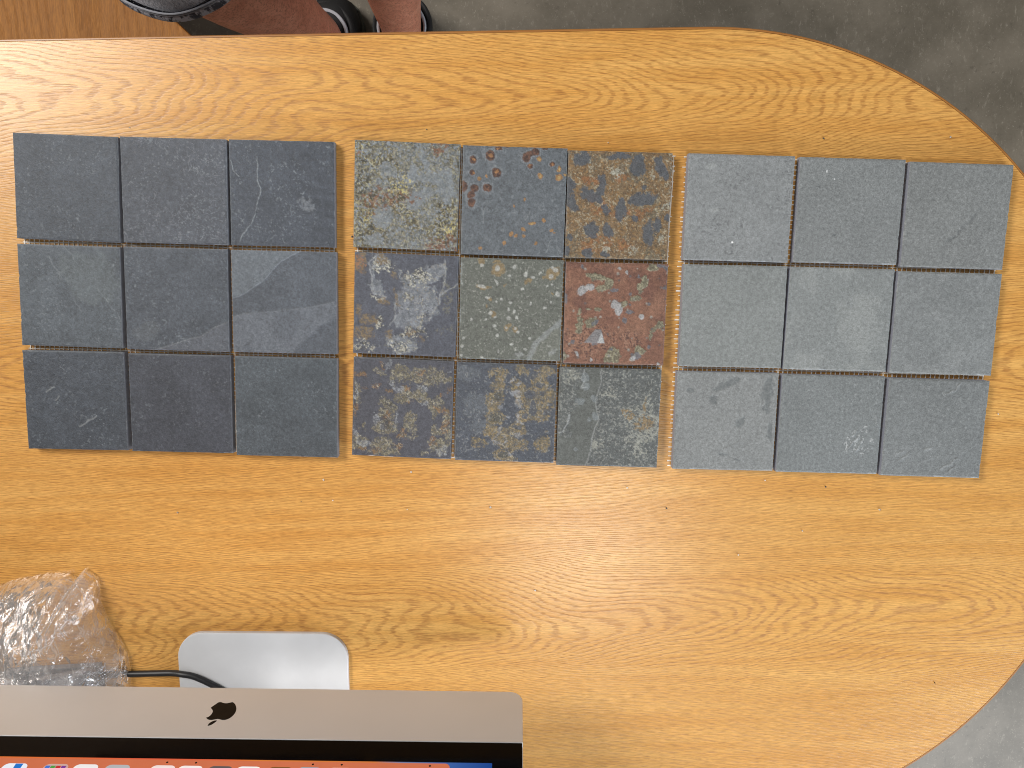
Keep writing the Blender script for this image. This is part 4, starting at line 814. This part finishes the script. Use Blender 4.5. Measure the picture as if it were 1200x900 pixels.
loft('shorts_seat', [ringpts((-0.30, 0.59, 0.05), (0, 0, 1), 0.17, 0.11), ringpts((-0.30, 0.60, 0.12), (0, 0, 1), 0.205, 0.145), ringpts((-0.30, 0.61, 0.22), (0, 0, 1), 0.185, 0.13), ringpts((-0.30, 0.61, 0.30), (0, 0, 1), 0.175, 0.12)], M_denim, person, True)

def shoe(cx, heel, toe, lean):
    L = heel - toe; z0 = FLOOR + 0.001
    root_rings = []; sole = []
    for t, wd, hh in ((0.0, 0.020, 0.040), (0.03, 0.034, 0.062), (0.12, 0.043, 0.074), (0.25, 0.045, 0.080), (0.4, 0.044, 0.076), (0.55, 0.047, 0.066), (0.7, 0.052, 0.056), (0.85, 0.048, 0.046), (0.95, 0.034, 0.038), (1.0, 0.012, 0.030)):
        y = heel - L * t; x = cx + lean * t
        root_rings.append([Vector((x + wd * math.copysign(abs(math.cos(a)) ** 0.75, math.cos(a)), y, z0 + 0.022 + (hh * abs(math.sin(a)) ** 0.8 if math.sin(a) > 0 else -0.004))) for a in np.linspace(0, 2 * math.pi, 33)[:-1]])
        sole.append([Vector((x + (wd + 0.004) * math.copysign(abs(math.cos(a)) ** 0.4, math.cos(a)), y + (0.004 if t < 0.02 else 0), z0 + (0.024 if math.sin(a) > 0 else 0.0))) for a in np.linspace(0.1, 2 * math.pi + 0.1, 17)[:-1]])
    s = loft('shoe', root_rings, M_shoe, person, True)
    q = loft('sole', sole, M_sole, person, True); q.parent = s; q.matrix_parent_inverse = Matrix()
    return s
for cx, heel, toe, lean, ank in ((-0.323, 0.515, 0.235, -0.01, 'a1'), (-0.199, 0.512, 0.232, -0.004, 'a2')):
    s = shoe(cx, heel, toe, lean)
    a = Vector(J[ank])
    col = loft('collar', [ringpts(a + Vector((0.0, 0.004, -0.030)), (0, 0.1, 1), 0.050, 0.062, 40), ringpts(a + Vector((0, 0.004, -0.008)), (0, 0.1, 1), 0.053, 0.060, 40), ringpts(a + Vector((0, 0.004, 0.006)), (0, 0.1, 1), 0.050, 0.056, 40), ringpts(a + Vector((0, 0.004, 0.002)), (0, 0.1, 1), 0.045, 0.050, 40), ringpts(a + Vector((0, 0.004, -0.02)), (0, 0.1, 1), 0.043, 0.048, 40)], M_shoe, person)
    col.parent = s; col.matrix_parent_inverse = Matrix()
    loft('sock', [ringpts(a + Vector((0, 0.002, -0.03)), (0, 0, 1), 0.044, 0.046, 40), ringpts(a + Vector((0, 0.001, 0.006)), (0, 0, 1), 0.043, 0.045, 40), ringpts(a + Vector((0, 0, 0.012)), (0, 0, 1), 0.0415, 0.043, 40), ringpts(a + Vector((0, 0, 0.006)), (0, 0, 1), 0.038, 0.039, 40)], M_sock, person)

# ------------------------------------------------------------------ stone crumbs on the desk
w = NT('stone_crumb'); n1 = w.noise(w.coord(), 90, 2); w.set(color=w.mix(w.mapr(n1, 0.4, 0.6), rgb(70, 68, 66), rgb(226, 222, 214)), rough=0.8); M_crumb = w.m
bm = bmesh.new(); rs = random.Random(5)
spots = [(0.4282, -0.3981), (0.2855, -0.2379), (0.2228, -0.2627), (-0.1026, -0.1784), (-0.454, -0.145), (-0.36, 0.15), (0.15, -0.215), (-0.155, 0.05), (0.47, -0.12), (0.02, -0.3)]
spots += [(rs.uniform(-0.45, 0.45), rs.choice((rs.uniform(-0.22, -0.185), rs.uniform(0.135, 0.15)))) for _ in range(16)]
for k, (x, y) in enumerate(spots):
    r = rs.uniform(0.0005, 0.0011)
    g = bmesh.ops.create_icosphere(bm, subdivisions=1, radius=r, matrix=Matrix.Translation((x, y, r * 0.7)))
    for q in g['verts']: q.co += Vector((rs.uniform(-1, 1), rs.uniform(-1, 1), rs.uniform(-0.6, 0.2))) * r * 0.35
o = from_bm('stone_crumbs', bm, M_crumb, None); tag(o, 'scattered tiny stone crumbs on the desk top', 'crumbs', kind='stuff')
